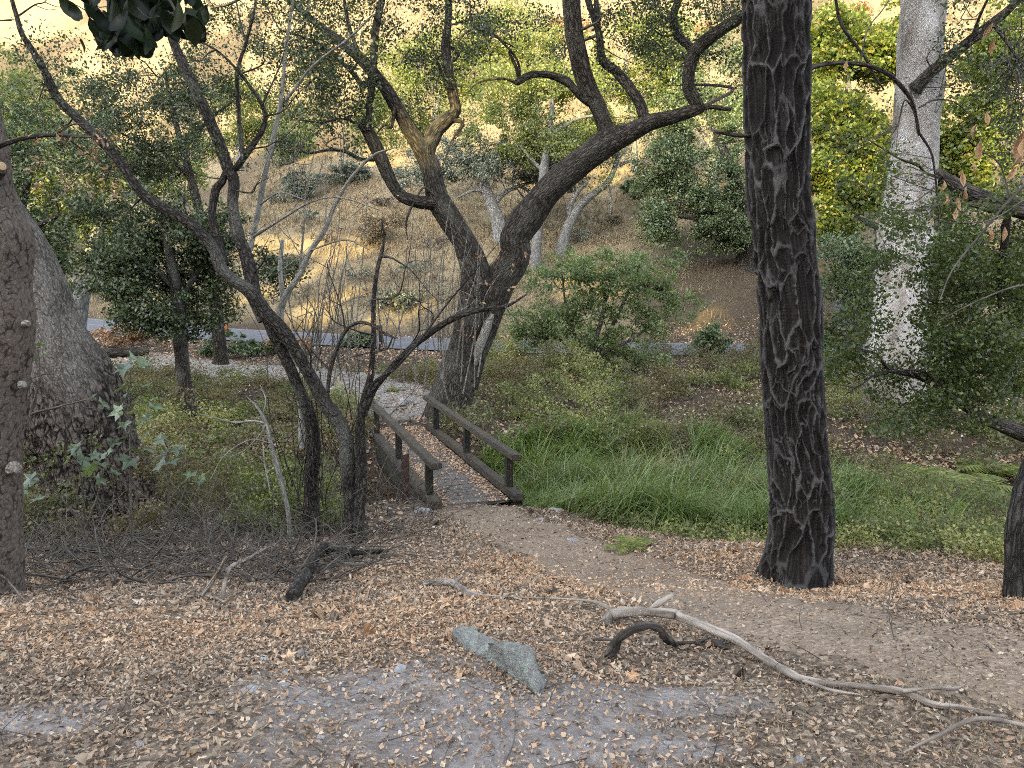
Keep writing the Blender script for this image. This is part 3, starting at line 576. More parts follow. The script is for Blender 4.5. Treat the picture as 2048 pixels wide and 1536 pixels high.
t.limb([(130, 271, 4), (165, 300, 3), (205, 325, 2.5), (245, 332, 2), (290, 330, 1.5)], 5.25, 5.6, rough=.1); t.limb([(18, 305, 3), (80, 310, 2), (140, 330, 1.5), (190, 380, 1)], 5.4, 5.3, rough=.1)
t.wood.build('branch', B_DARKW, o, True)
g = np.random.default_rng(93); P = at(g.uniform(55, 240, 90), g.uniform(265, 400, 90), g.uniform(5.1, 5.5, 90)); P = P[:80]
t.twig = Buf(); t.grow_twigs(P[::3], .003, .001, -.1); cr = Buf(); leaves(cr, clump_points(g, P[::3], .05, 5, 1.2), g, .034, .45, .0); cr.join(t.twig, 1).build('foliage', (M_DEADLEAF, B_TWIG), o)

# slim trunk at the right edge
t = Tree(9)
S_ = t.limb([(2030, 1222, 50), (2032, 1150, 44), (2036, 1060, 46), (2056, 970, 46), (2090, 880, 46), (2130, 760, 44), (2180, 600, 42), (2215, 400, 38), (2235, 150, 33), (2290, -150, 26), (2310, -420, 18), (2360, -650, 8)], 5.1, 4.9, n=40, rough=.06, sink=.15)
finish(t, 'slim_tree', 'slim dark leaning trunk cut off by the right edge', 'tree', B_SLIM)

# ------------------------------------------------------------------ the forked oak beyond the bridge
t = Tree(11); t.ws = .92; Yo = 18.0
t.limb([(900, 822, 112), (905, 790, 98), (926, 705, 66), (946, 630, 66), (952, 585, 74), (948, 534, 62), (934, 500, 54), (924, 478, 50), (892, 427, 48), (873, 393, 46), (863, 342, 42), (846, 300, 38), (819, 260, 32), (791, 212, 27), (771, 178, 25), (747, 147, 22), (713, 109, 20), (675, 79, 17), (650, 60, 14), (600, 20, 12), (550, -30, 10)], Yo, 17.0, n=36, flare=.35, sink=.4, lump=.2)
t.limb([(930, 770, 60), (952, 705, 44), (972, 650, 50), (988, 585, 64), (1004, 555, 62), (1022, 534, 58), (1034, 500, 56), (1031, 478, 56), (1056, 437, 60), (1085, 393, 54), (1130, 349, 54), (1181, 311, 53), (1215, 287, 54), (1260, 267, 38), (1297, 246, 33), (1344, 234, 29), (1384, 221, 27), (1405, 214, 22)], 18.0, 17.4, n=36, lump=.2)
t.limb([(1400, 217, 16), (1420, 214, 9), (1440, 216, 8), (1462, 219, 7)], 17.4, 17.1, rough=.3)
t.limb([(1214, 292, 42), (1212, 263, 32), (1198, 219, 34), (1174, 171, 36), (1157, 113, 36), (1147, 51, 37), (1143, 0, 38), (1140, -90, 34)], 17.7, 17.0, n=26, lump=.2)
t.limb([(1393, 222, 20), (1395, 208, 25), (1378, 175, 25), (1378, 146, 25), (1386, 113, 26), (1402, 91, 26), (1439, 62, 24), (1490, 29, 21), (1560, -10, 18), (1650, -60, 14)], 17.4, 16.2, n=22, lump=.2)
t.limb([(1390, 105, 18), (1374, 88, 17), (1358, 73, 18), (1346, 36, 16), (1356, 0, 14), (1362, -50, 12)], 17.3, 17.7)
t.limb([(1290, 245, 22), (1282, 215, 22), (1270, 191, 21), (1236, 147, 20), (1205, 118, 18), (1198, 68, 14), (1176, 0, 12), (1165, -60, 10)], 17.5, 18.3)
t.limb([(1203, 118, 10), (1196, 50, 11), (1192, 0, 10), (1190, -60, 8)], 17.9, 18.0)
t.limb([(1180, 205, 18), (1164, 195, 17), (1133, 164, 15), (1096, 150, 14), (1061, 150, 14), (1034, 165, 13)], 17.5, 16.9, lump=.4)
t.limb([(1034, 167, 8), (1018, 160, 5), (1003, 157, 5), (969, 161, 4), (950, 170, 3), (935, 185, 2)], 16.9, 16.5)
t.limb([(1037, 158, 7), (1032, 135, 7), (1017, 103, 5)], 16.9, 16.8); t.limb([(1040, 155, 6), (1034, 120, 5), (1003, 82, 5), (980, 65, 5), (959, 58, 5), (928, 68, 4), (907, 109, 3), (900, 140, 2)], 16.9, 16.2)
t.limb([(1030, 95, 3), (975, 70, 3), (979, 110, 2), (983, 150, 2)], 16.6, 16.5)
t.limb([(885, 402, 40), (862, 405, 32), (839, 404, 28), (805, 393, 26), (785, 369, 25), (767, 328, 28), (750, 290, 27), (732, 256, 24), (722, 243, 18)], 17.5, 16.9, n=18, lump=.25)
t.limb([(735, 262, 18), (738, 236, 14), (740, 205, 14), (744, 165, 15), (747, 130, 15), (750, 68, 15), (757, 30, 14), (764, 0, 13), (775, -60, 10)], 16.9, 17.2)
t.limb([(855, 318, 28), (858, 292, 32), (870, 263, 33), (892, 240, 31), (911, 222, 23), (904, 188, 21), (897, 147, 19), (892, 96, 17), (896, 40, 15), (897, -10, 14), (900, -80, 11)], 17.4, 18.0, n=18, lump=.3)
t.limb([(903, 190, 8), (885, 150, 7), (876, 125, 5)], 17.6, 17.5); t.limb([(905, 240, 9), (925, 247, 8), (905, 280, 4), (890, 320, 3), (880, 350, 2)], 17.5, 17.3)
t.limb([(790, 215, 9), (782, 255, 6), (770, 250, 4), (755, 265, 3)], 17.2, 17.0); t.limb([(748, 148, 14), (728, 170, 12), (700, 140, 9), (660, 105, 8), (620, 80, 6), (560, 60, 4)], 17.1, 16.3)
t.limb([(736, 268, 9), (710, 245, 6), (680, 238, 5), (640, 245, 4), (600, 240, 3)], 16.9, 16.2); t.limb([(748, 320, 7), (720, 318, 8), (690, 303, 7), (655, 300, 6), (620, 306, 5), (575, 298, 4)], 16.9, 16.2)
t.limb([(876, 398, 6), (850, 375, 5), (835, 392, 3)], 17.3, 17.2); t.limb([(828, 405, 4), (818, 425, 6), (812, 450, 4), (815, 480, 2)], 17.1, 17.0)
t.limb([(1054, 405, 5), (1040, 385, 4), (1025, 365, 3), (1030, 340, 3)], 17.8, 17.6)
t.limb([(720, 112, 8), (700, 60, 8), (690, 10, 7), (680, -40, 6)], 17.1, 17.4); t.limb([(671, 78, 6), (640, 100, 5), (610, 95, 4), (580, 115, 3)], 17, 16.6)
g = np.random.default_rng(94)
def px_clumps(g, boxes):
    out = []
    for x0, x1, y0, y1, Y0, Y1, n in boxes:
        out.append(at(g.uniform(x0, x1, n), g.uniform(y0, y1, n), g.uniform(Y0, Y1, n)))
    return np.vstack(out)
cc = px_clumps(g, [(560, 760, -30, 130, 15.5, 18.5, 90), (520, 720, 90, 210, 15.4, 17.6, 44), (560, 740, 200, 320, 15.4, 17.4, 40), (760, 900, -20, 120, 16.4, 19, 44), (780, 880, 110, 260, 16.8, 18.6, 20), (880, 1060, -20, 70, 16, 18.6, 40),
                   (1170, 1480, -40, 50, 16, 19, 70), (1340, 1480, 40, 120, 16.2, 17.6, 16), (1060, 1150, -20, 60, 17, 18.5, 16), (880, 960, 90, 300, 16.4, 17.8, 22), (1210, 1330, 40, 110, 16.8, 18.4, 16), (640, 760, 120, 260, 16.2, 18, 26), (880, 1140, 40, 300, 17, 20, 44), (1190, 1480, 40, 190, 17.5, 20, 40)])
cc = cc[vnoise(cc * 0.9, 5) > -0.25]
bough(t, cc, .14, .035, 1); t.grow_twigs(cc, .012, .003, .05)
cr = Buf(); leaves(cr, clump_points(g, cc, .36, 50, .75), g, .066, .6, .3)
ov = np.column_stack([g.uniform(-9, 9.5, 210), g.uniform(12.5, 23, 210), g.uniform(.7, 4.5, 210)]); ov[:, 2] += .352 * ov[:, 1] + .9; ov = ov[vnoise(ov * .35, 6) > -.45]
t.grow_twigs(ov, .03, .006, .05); leaves(cr, clump_points(g, ov, .95, 60, .6), g, .15, .6, .3)
oak = finish(t, 'forked_oak', 'large dark oak whose leaning trunk forks into a wide V beyond the footbridge', 'tree', B_OAK, cr, M_OAK, base=at(900, 825, Yo), twigmat=B_TWIG)
# rotten hollow showing pale wood on the right of the trunk
hb = Buf(); hs_ = at([985, 972, 960, 950], [628, 660, 690, 730], [17.60, 17.62, 17.63, 17.66]); tube(hb, spline(np.column_stack([hs_, [.05, .11, .11, .04]]), .04), 12, .25, 3); hb.build('bare_wood', B_PALE, oak, True)

# ------------------------------------------------------------------ the many-stemmed tree left of the bridge
t = Tree(12); t.ws = .78; Ya = 8.7
t.limb([(714, 1092, 52), (704, 1010, 44), (697, 944, 40), (690, 876, 38), (668, 828, 38), (655, 815, 36), (625, 760, 33), (590, 700, 31), (560, 655, 36), (533, 630, 40), (513, 600, 38), (496, 580, 34), (448, 544, 31), (424, 492, 28), (376, 444, 27), (328, 417, 26), (290, 393, 25), (260, 355, 22), (232, 314, 22), (191, 270, 23), (150, 232, 22), (116, 198, 20), (92, 150, 18), (68, 106, 15), (44, 68, 13), (34, 34, 11), (24, 0, 10), (10, -60, 8)], Ya, 8.2, n=22, sink=.3, flare=.25)
t.limb([(624, 1062, 44), (622, 1000, 38), (622, 950, 34), (628, 910, 35), (622, 842, 33), (597, 775, 30), (570, 715, 29), (552, 680, 30), (536, 640, 28)], 8.95, 8.55, n=20, sink=.3)
t.limb([(530, 640, 34), (513, 605, 35), (502, 551, 34), (489, 500, 31), (478, 478, 31), (466, 410, 27), (468, 362, 28), (455, 335, 29), (437, 284, 28), (410, 222, 27), (383, 161, 25), (359, 113, 23), (342, 68, 20), (328, 0, 18), (318, -60, 15)], 8.55, 8.9, n=20)
t.limb([(450, 530, 22), (437, 485, 22), (424, 437, 18), (431, 383, 20), (445, 362, 18), (455, 335, 16)], 8.5, 8.7)
t.limb([(455, 340, 18), (472, 335, 16), (492, 308, 16), (523, 263, 13), (530, 232, 11), (523, 208, 10), (506, 181, 9), (472, 137, 6), (431, 99, 5), (390, 80, 3)], 8.7, 8.4)
t.limb([(524, 210, 6), (545, 165, 4), (560, 130, 3), (575, 80, 2)], 8.5, 8.3)
t.limb([(480, 325, 10), (485, 311, 10), (478, 239, 10), (475, 147, 10), (492, 85, 8), (509, 17, 7), (515, -30, 6)], 8.65, 8.6)
t.limb([(492, 85, 5), (480, 40, 4), (470, -10, 4)], 8.6, 8.7)
t.limb([(717, 1060, 30), (722, 944, 30), (721, 842, 24), (737, 773, 20), (743, 739, 14), (747, 671, 13), (747, 602, 12), (754, 544, 11), (762, 510, 10), (768, 480, 6), (764, 440, 4)], 8.6, 8.5, n=14)
t.limb([(762, 512, 8), (780, 515, 6), (791, 520, 5), (822, 541, 4), (853, 578, 3), (875, 600, 1.5)], 8.5, 8.2)
t.limb([(728, 830, 16), (745, 785, 16), (760, 763, 16), (805, 712, 16), (853, 671, 17), (907, 637, 16), (959, 620, 13), (1010, 613, 10), (1054, 589, 3)], 8.55, 7.8, n=12)
t.limb([(716, 850, 9), (745, 770, 8), (791, 736, 7), (839, 681, 6), (890, 613, 5), (942, 551, 3.5), (985, 500, 2), (1010, 470, 1.2)], 8.4, 7.6)
t.limb([(957, 620, 9), (958, 600, 8), (955, 585, 7), (965, 570, 6), (985, 572, 3), (1000, 590, 1.5)], 8.0, 7.8)
t.limb([(652, 815, 10), (661, 739, 11), (682, 678, 10), (699, 654, 9), (720, 645, 9), (743, 650, 8), (764, 664, 7), (785, 674, 6), (795, 676, 3)], 8.6, 8.0)
t.limb([(785, 674, 4), (779, 690, 5), (770, 700, 3), (740, 705, 3), (700, 715, 2)], 8.0, 8.0)
t.limb([(1010, 613, 3), (1025, 632, 2.5), (1045, 645, 2)], 7.8, 7.7)
# leaning young stems
g = np.random.default_rng(95)
for k in range(24):                                  # thin shoots round the foot
    x = g.uniform(570, 735); y0 = g.uniform(960, 1080); h = g.uniform(120, 420); l = g.normal(-15, 45)
    t.limb([(x, y0, 3), (x + l * .3 + g.normal(0, 10), y0 - h * .4, 2.4), (x + l * .7 + g.normal(0, 14), y0 - h * .75, 1.8), (x + l + g.normal(0, 20), y0 - h, 1.2)], g.uniform(8.2, 9.2), g.uniform(8, 9), rough=0, lump=0)
for (x, y, a, L) in [(430, 100, 200, 60), (560, 330, 40, 80), (383, 161, 180, 90), (466, 380, 10, 70), (290, 390, 250, 110), (232, 314, 280, 120), (376, 444, 110, 90), (496, 560, 60, 90), (150, 232, 170, 90), (92, 150, 260, 70), (340, 410, 280, 140), (424, 470, 330, 110), (478, 300, 350, 120), (530, 232, 30, 100), (747, 600, 30, 130), (747, 671, 150, 110), (805, 712, 70, 130), (853, 671, 95, 120), (907, 637, 40, 150), (690, 660, 100, 140), (660, 740, 130, 120), (620, 760, 110, 120), (475, 150, 60, 120), (455, 335, 190, 90), (34, 34, 30, 80), (24, 40, 180, 60)]:
    dx, dy = math.cos(R(a)), -math.sin(R(a)); q = g.normal(0, L * .12, 4); d0 = g.uniform(8.2, 8.7)
    P_ = [(x, y, 5), (x + dx * L * .35 + q[0], y + dy * L * .35 + q[1], 3.5), (x + dx * L * .7 + q[2], y + dy * L * .7 + q[3], 2.5), (x + dx * L, y + dy * L - 12, 1.2)]
    t.limb(P_, d0, d0 + g.uniform(-.5, .3), rough=0, lump=0)
    for kk in (1, 2):
        s_ = g.choice([-1, 1]); x2, y2, w2 = P_[kk]; t.limb([(x2, y2, 2.4), (x2 + s_ * dy * L * .25 + dx * L * .2, y2 - s_ * dx * L * .25 + dy * L * .2, 1.6), (x2 + s_ * dy * L * .45 + dx * L * .35, y2 - s_ * dx * L * .45 + dy * L * .35 - 8, 1.0)], d0 - .1, d0 + g.uniform(-.3, .3), rough=0, lump=0)
cc = px_clumps(g, [(60, 250, 130, 310, 8.0, 8.7, 34), (250, 500, 120, 330, 8.1, 9.0, 50), (10, 150, 20, 200, 7.9, 8.6, 20), (380, 620, -20, 200, 8.2, 9.0, 34)])
t.grow_twigs(cc, .005, .0012, -.05)
cr = Buf(); leaves(cr, clump_points(g, cc, .17, 20, .8), g, .034, .55, .3)
ov = np.column_stack([g.uniform(-6.5, -.5, 60), g.uniform(7.8, 11.5, 60), g.uniform(.5, 3, 60)]); ov[:, 2] += .352 * ov[:, 1] + .6
t.grow_twigs(ov, .015, .004, .05); leaves(cr, clump_points(g, ov, .55, 50, .6), g, .09, .6, .3)
dd = px_clumps(g, [(700, 1060, 500, 720, 7.7, 8.5, 40), (640, 780, 560, 900, 8.2, 8.7, 30), (80, 260, 180, 330, 8, 8.6, 10)])
t.grow_twigs(dd, .003, .001, -.05, maxlen=.9)
dl = Buf(); leaves(dl, clump_points(g, dd, .05, 2, 1.4), g, .05, .45, 0)
finish(t, 'multi_stem_tree', 'dark flaky many-stemmed tree leaning left, beside the near left end of the footbridge', 'tree', B_LICH, cr, M_OAK, base=at(680, 1088, Ya), twigmat=B_TWIG, extra=[('dead_leaves', dl, M_DEADLEAF)])

# the pale thin-stemmed bare shrub behind it
t = Tree(13); Yp = 9.3
t.limb([(600, 800, 12), (580, 730, 14), (560, 640, 15), (567, 602, 13), (582, 575, 12), (598, 551, 11), (622, 500, 10), (649, 461, 9), (670, 410, 8), (700, 359, 7), (745, 312, 5), (790, 295, 2)], 9.3, 8.8, sink=.6)
t.limb([(566, 605, 11), (563, 570, 9), (560, 534, 9), (565, 480, 8)], 9.3, 9.4)
t.limb([(500, 500, 12), (506, 470, 11), (513, 440, 10), (519, 410, 11), (530, 350, 10), (540, 308, 10), (550, 260, 9), (560, 212, 8), (567, 150, 7), (571, 103, 6), (581, 34, 5), (590, -30, 4)], 9.0, 9.1)
t.limb([(560, 212, 6), (588, 180, 6), (615, 143, 5), (655, 108, 4.5), (700, 75, 4), (745, 30, 3)], 9.1, 8.7)
t.limb([(500, 478, 6), (560, 440, 5), (620, 405, 4), (680, 395, 3), (760, 420, 2)], 9, 8.6); t.limb([(519, 410, 4), (560, 385, 3), (610, 400, 2)], 9, 8.8)
t.limb([(600, 535, 5), (608, 450, 4), (612, 380, 3), (630, 300, 2)], 9.2, 9.0); t.limb([(622, 500, 4), (690, 480, 3), (740, 500, 2)], 9, 8.8); t.limb([(649, 461, 4), (652, 400, 3), (640, 340, 2)], 9, 9.1)
for k in range(46):                                  # whippy upright shoots between the stems and the bridge end
    x = g.uniform(590, 960); y0 = g.uniform(690, 800); h = g.uniform(130, 330); l = g.normal(0, 40)
    t.limb([(x, y0, 3.2), (x + l * .35 + g.normal(0, 6), y0 - h * .4, 2.4), (x + l * .7 + g.normal(0, 8), y0 - h * .75, 1.7), (x + l + g.normal(0, 10), y0 - h, .9)], 9.6, 9.2, rough=0, lump=0)
    if k % 2: t.limb([(x + l * .35, y0 - h * .4, 1.8), (x + l * .35 + g.normal(0, 26), y0 - h * .6, 1.4), (x + l * .35 + g.normal(0, 46), y0 - h * .85, .8)], 9.4, 9.2, rough=0, lump=0)
for k in range(22):
    x, y = g.uniform(540, 720), g.uniform(330, 640); L = g.uniform(50, 120); a = g.uniform(20, 160)
    t.limb([(x, y, 2.2), (x + L * .5 * math.cos(R(a)) + g.normal(0, 8), y - L * .5 * math.sin(R(a)), 1.6), (x + L * math.cos(R(a)), y - L * math.sin(R(a)), 0.9)], 9.1, 8.9, rough=0, lump=0)
dd = px_clumps(g, [(540, 800, 280, 560, 8.7, 9.4, 34)]); dl = Buf(); t.grow_twigs(dd, .003, .001, -.05, maxlen=.8); leaves(dl, clump_points(g, dd, .05, 2, 1.4), g, .045, .45, 0)
finish(t, 'bare_shrub', 'thin pale nearly leafless shrub stems rising behind the dark leaning trunks', 'shrub', B_PALE, dl, M_DEADLEAF, base=at(600, 830, Yp), twigmat=B_TWIG)

# ------------------------------------------------------------------ leafy oak reaching in from the right edge
t = Tree(14)
t.limb([(2330, 1075, 96), (2322, 1000, 84), (2310, 900, 76), (2290, 720, 70), (2300, 560, 66)], 9.6, 9.6, sink=.5, flare=.3, n=24)
t.limb([(2300, 520, 60), (2180, 455, 44), (2048, 420, 36), (1990, 405, 33), (1960, 396, 30), (1925, 380, 28), (1890, 356, 22), (1876, 340, 12)], 9.6, 8.8, rough=.15, n=16)
t.limb([(2180, 470, 24), (2048, 425, 20), (1990, 418, 20), (1960, 412, 12), (1930, 408, 8), (1880, 410, 5), (1840, 415, 3)], 9.0, 8.7)
t.limb([(2300, 1010, 50), (2120, 900, 40), (2048, 868, 34), (1990, 846, 26), (1960, 832, 24), (1900, 790, 16), (1870, 768, 18), (1835, 752, 12), (1790, 743, 9), (1775, 735, 7), (1750, 708, 6), (1715, 697, 6), (1680, 672, 5), (1650, 655, 3)], 9.6, 8.6, n=12)
t.limb([(1790, 743, 6), (1760, 745, 5), (1735, 760, 4), (1712, 776, 3), (1690, 790, 2)], 8.7, 8.5); t.limb([(1865, 766, 7), (1850, 745, 6), (1820, 740, 5), (1800, 742, 3)], 8.8, 8.7)
t.limb([(1712, 776, 3), (1680, 770, 2.5), (1640, 765, 2), (1620, 755, 1.5)], 8.5, 8.4)
t.limb([(1880, 356, 6), (1850, 345, 5), (1835, 330, 6), (1800, 318, 4), (1770, 300, 3), (1730, 275, 2)], 8.8, 8.5); t.limb([(2048, 600, 5), (1980, 590, 4), (1900, 610, 3), (1850, 600, 2)], 9, 8.8)
t.limb([(2100, 730, 9), (2020, 735, 6), (1950, 745, 5), (1880, 722, 3), (1850, 700, 2)], 9.2, 8.9); t.limb([(1960, 700, 4), (1920, 690, 3), (1905, 660, 2)], 9, 8.9)
t.limb([(2120, 640, 8), (2030, 655, 6), (1960, 690, 5), (1900, 720, 3)], 9.4, 9.0)
cc = px_clumps(g, [(1860, 2060, 480, 700, 8.2, 10.2, 110), (1680, 2060, 690, 860, 8.3, 10.2, 130), (1640, 1760, 640, 800, 8.2, 9, 34), (1860, 2060, 380, 520, 8.4, 10, 56), (1850, 2060, 520, 820, 8.3, 10, 110), (1720, 1870, 430, 540, 8.3, 9.4, 20), (1660, 1860, 520, 690, 8.3, 9.4, 34), (1930, 2070, 480, 860, 8.6, 10.4, 50)])
cc = cc[vnoise(cc * 1.6, 8) > -0.35]
bough(t, cc, .12, .012, 2); t.grow_twigs(cc, .006, .0016, -.02)
cr = Buf(); leaves(cr, clump_points(g, cc, .21, 56, .8), g, .045, .62, .3)
ov = np.column_stack([g.uniform(3.5, 10, 90), g.uniform(8.5, 14, 90), g.uniform(.5, 3.5, 90)]); ov[:, 2] += .352 * ov[:, 1] + .6
t.limb([(2300, 560, 70), (2320, 200, 60), (2260, -200, 46), (2100, -420, 34), (1900, -480, 22), (1700, -500, 12)], 9.6, 11.0); t.limb([(2260, -200, 30), (2200, -450, 22), (2050, -600, 12)], 9.8, 13.5)
t.grow_twigs(ov, .02, .004, .05, maxlen=2.2); leaves(cr, clump_points(g, ov, .7, 50, .6), g, .11, .6, .3)
o = finish(t, 'reaching_oak', 'small-leaved dark green oak branches reaching in from the right edge before the white trunk', 'tree', B_DARKW, cr, M_DEEP, base=at(2330, 1075, 9.6), twigmat=B_TWIG)
t = Tree(15); t.limb([(2018, 395, 12), (2014, 430, 16), (2010, 470, 13), (2006, 520, 15), (2003, 560, 13), (2001, 590, 9), (1999, 616, 5)], 8.75, 8.7, rough=.3); t.wood.build('hanging_dead_branch', B_BLACK, o, True)

# ------------------------------------------------------------------ middle distance trees
def simple_tree(name, label, seed, base_px, Y, stems, crowns, leafm, bark, lsize, per, group=None, r0=.016, cat='tree', gap=-.15, crad=.5, flat=.4, hgt=None):
    t = Tree(seed); g = np.random.default_rng(seed + 500)
    for s in stems: t.limb(s[0], Y + (s[1] if len(s) > 1 else 0), Y + (s[2] if len(s) > 2 else 0), sink=(0.4 if s is stems[0] else 0), flare=.3 if s is stems[0] else 0)
    cc = []
    for (px, py, rx, ry, dy, n) in crowns:
        c = at(px, py, Y + dy); k = (Y + dy) / FPX
        e = ellipsoid(g, c, (rx * k, max(rx, ry) * k * .8, ry * k), n, .3, gap, 1.1 / max(crad, .3) * .45, seed); cc.append(e)
    cc = np.vstack(cc); cc = cc[cc[:, 2] > H(cc[:, 0], cc[:, 1]) + .15]
    bough(t, cc, .10, r0 * 2.2, seed); t.grow_twigs(cc, r0, .004, .05)
    cr = Buf(); P = clump_points(g, cc, crad * g.uniform(.4, 1.3, len(cc)), per, .7); P = P[P[:, 2] > H(P[:, 0], P[:, 1]) + .05]
    leaves(cr, P, g, lsize * 1.2, .62, flat)
    return finish(t, name, label, cat, bark, cr, leafm, base=np.array([t.sk[0][0, 0], t.sk[0][0, 1], H(t.sk[0][0, 0], t.sk[0][0, 1])]), group=group)
Y1 = ground_at(380, 842)[1]
simple_tree('young_oak', 'small round-crowned oak with one slim trunk left of the dark leaning stems', 21, None, Y1, [([(383, 846, 40), (372, 800, 32), (366, 740, 27), (362, 690, 27), (358, 640, 28), (354, 600, 25), (345, 540, 20), (335, 480, 14), (320, 420, 8)],), ([(356, 610, 14), (385, 560, 10), (410, 520, 6)], 0, .3), ([(350, 580, 12), (310, 540, 9), (270, 520, 5)], 0, -.4), ([(360, 650, 8), (330, 640, 6), (290, 655, 4)], 0, -.5)],
            [(330, 500, 125, 110, 0, 170), (240, 560, 70, 60, -.5, 50), (390, 590, 70, 80, .3, 60), (300, 620, 80, 60, -.6, 60), (190, 470, 80, 70, .5, 50), (560, 545, 50, 50, .5, 26), (420, 470, 60, 60, .8, 30)], M_OAK, B_LICH, .062, 64, crad=.42)
simple_tree('sunlit_oak', 'yellow-green sunlit oak crown at left beyond the great trunk', 22, None, 27, [([(150, 660, 40), (160, 600, 34), (180, 520, 26), (200, 450, 18), (230, 380, 10)],), ([(170, 560, 18), (120, 500, 12), (90, 430, 8)], 0, -1), ([(290, 440, 12), (260, 410, 12), (230, 430, 10)], 0, 1)],
            [(185, 450, 100, 80, 0, 110), (110, 330, 110, 130, 0, 120), (60, 230, 90, 110, 1, 80), (250, 380, 70, 80, 1, 50), (330, 340, 90, 60, 2, 50)], M_OLIVE, B_BLUE, .085, 60, crad=.6)
simple_tree('dark_left_oak', 'dark green oak crown at the far left edge above the leaning trunk', 23, None, 20, [([(-40, 800, 44), (-20, 650, 36), (10, 520, 28), (40, 420, 20), (60, 330, 12)],), ([(20, 500, 16), (80, 450, 10), (120, 430, 6)], 0, -.5)],
            [(40, 360, 90, 110, 0, 76), (70, 480, 80, 80, .3, 60), (100, 530, 60, 60, .2, 40), (20, 250, 80, 70, .5, 50), (150, 300, 70, 60, -1, 40)], M_OAKB, B_OAK, .065, 56, crad=.45)
simple_tree('drooping_oak', 'loose oak crown of dark sprays against the bright hill at upper left', 24, None, 22, [([(440, 700, 26), (425, 560, 22), (400, 430, 18), (375, 330, 14), (350, 240, 10), (330, 150, 6)],), ([(385, 360, 10), (320, 300, 7), (250, 270, 4)], 0, -.6), ([(365, 290, 9), (430, 230, 6), (480, 190, 4)], 0, .6)],
            [(330, 250, 130, 90, 0, 110), (280, 300, 90, 70, 0, 60), (420, 170, 120, 90, 1, 90), (600, 190, 90, 80, 1, 60), (180, 150, 90, 60, 0, 40), (230, 250, 60, 50, -.5, 20), (330, 350, 70, 50, 0, 24), (460, 30, 120, 60, 1, 50), (590, 320, 60, 40, .5, 20)], M_OAK, B_OAK, .062, 44, crad=.45, gap=-.05)
Yg = ground_at(1003, 482)[1]
simple_tree('blue_oak', 'grey-green oak on the shaded slope framed by the fork of the dark oak', 25, None, Yg, [([(1004, 484, 34), (996, 440, 26), (985, 410, 24), (975, 385, 22), (963, 362, 24)],), ([(985, 412, 12), (1010, 385, 9), (1045, 370, 7), (1080, 360, 5)], 0, .6), ([(975, 385, 9), (950, 380, 7), (915, 395, 4)], 0, -.5), ([(1035, 368, 8), (1060, 385, 7), (1075, 402, 6)], .5, .3)],
            [(1030, 330, 120, 36, 0, 130), (900, 320, 70, 40, 0, 60), (1110, 350, 70, 36, .5, 60), (960, 300, 90, 40, 1, 60), (830, 350, 60, 30, 0, 30)], M_GREY, B_BLUE, .11, 56, crad=.62)
Yh = ground_at(1122, 512)[1]
simple_tree('forked_white_tree', 'slender pale tree with forked bare limbs on the slope right of the dark oak fork', 26, None, Yh, [([(1122, 516, 24), (1128, 480, 20), (1140, 445, 18), (1162, 410, 16), (1190, 385, 13), (1215, 365, 12), (1228, 340, 10), (1237, 310, 9)],), ([(1142, 440, 10), (1140, 415, 10), (1155, 385, 8), (1175, 365, 6)], 0, -.3), ([(1238, 330, 8), (1262, 322, 6), (1285, 328, 4), (1300, 322, 3)], 0, -.4), ([(1218, 368, 4), (1222, 400, 4), (1220, 430, 3)], 0, 0)],
            [(1230, 300, 40, 40, 0, 16)], M_GREY, B_WHITE, .10, 30, crad=.5)
Yi = ground_at(1072, 534)[1]
simple_tree('white_pole_tree', 'straight pale trunk half hidden behind the right limb of the dark oak', 27, None, Yi, [([(1071, 536, 22), (1074, 480, 20), (1080, 420, 19), (1086, 365, 19), (1090, 320, 14), (1100, 260, 10), (1105, 200, 7)],), ([(1088, 345, 8), (1060, 315, 6), (1040, 290, 4)], 0, .4), ([(1098, 270, 7), (1150, 240, 6), (1190, 230, 4)], 0, .4)],
            [(1090, 220, 140, 115, 1, 190), (1160, 290, 100, 60, 1, 80), (1010, 220, 80, 90, 1, 70)], M_OLIVE, B_WHITE, .12, 60, crad=.75)
simple_tree('hillside_oak', 'mid green oak on the hill directly behind the arching branch of the dark oak', 28, None, 52, [([(860, 400, 16), (862, 330, 14), (868, 250, 11), (880, 180, 8)],), ([(865, 290, 9), (820, 230, 6), (800, 190, 4)], 0, 1)],
            [(840, 180, 120, 130, 0, 170), (960, 130, 100, 100, 1, 110), (770, 250, 90, 70, 0, 60), (1000, 60, 90, 60, 1, 60)], M_OLIVE, B_BLUE, .13, 60, crad=.9)
Yj = ground_at(1495, 528)[1]
simple_tree('spreading_oak', 'dense dark oak with low drooping crown on the slope left of the furrowed trunk', 29, None, Yj, [([(1492, 532, 44), (1492, 490, 36), (1488, 440, 30), (1475, 380, 24), (1455, 320, 18), (1430, 260, 10)],), ([(1490, 500, 18), (1450, 470, 14), (1400, 440, 10), (1340, 430, 6)], 0, -1), ([(1478, 480, 8), (1440, 440, 8), (1425, 420, 5)], 0, -1)],
            [(1410, 380, 115, 110, 0, 230), (1340, 440, 80, 50, -.6, 80), (1440, 470, 70, 40, -.8, 60), (1390, 260, 100, 90, .5, 120), (1330, 330, 60, 60, 0, 50)], M_OAKB, B_OAK, .10, 70, crad=.62)
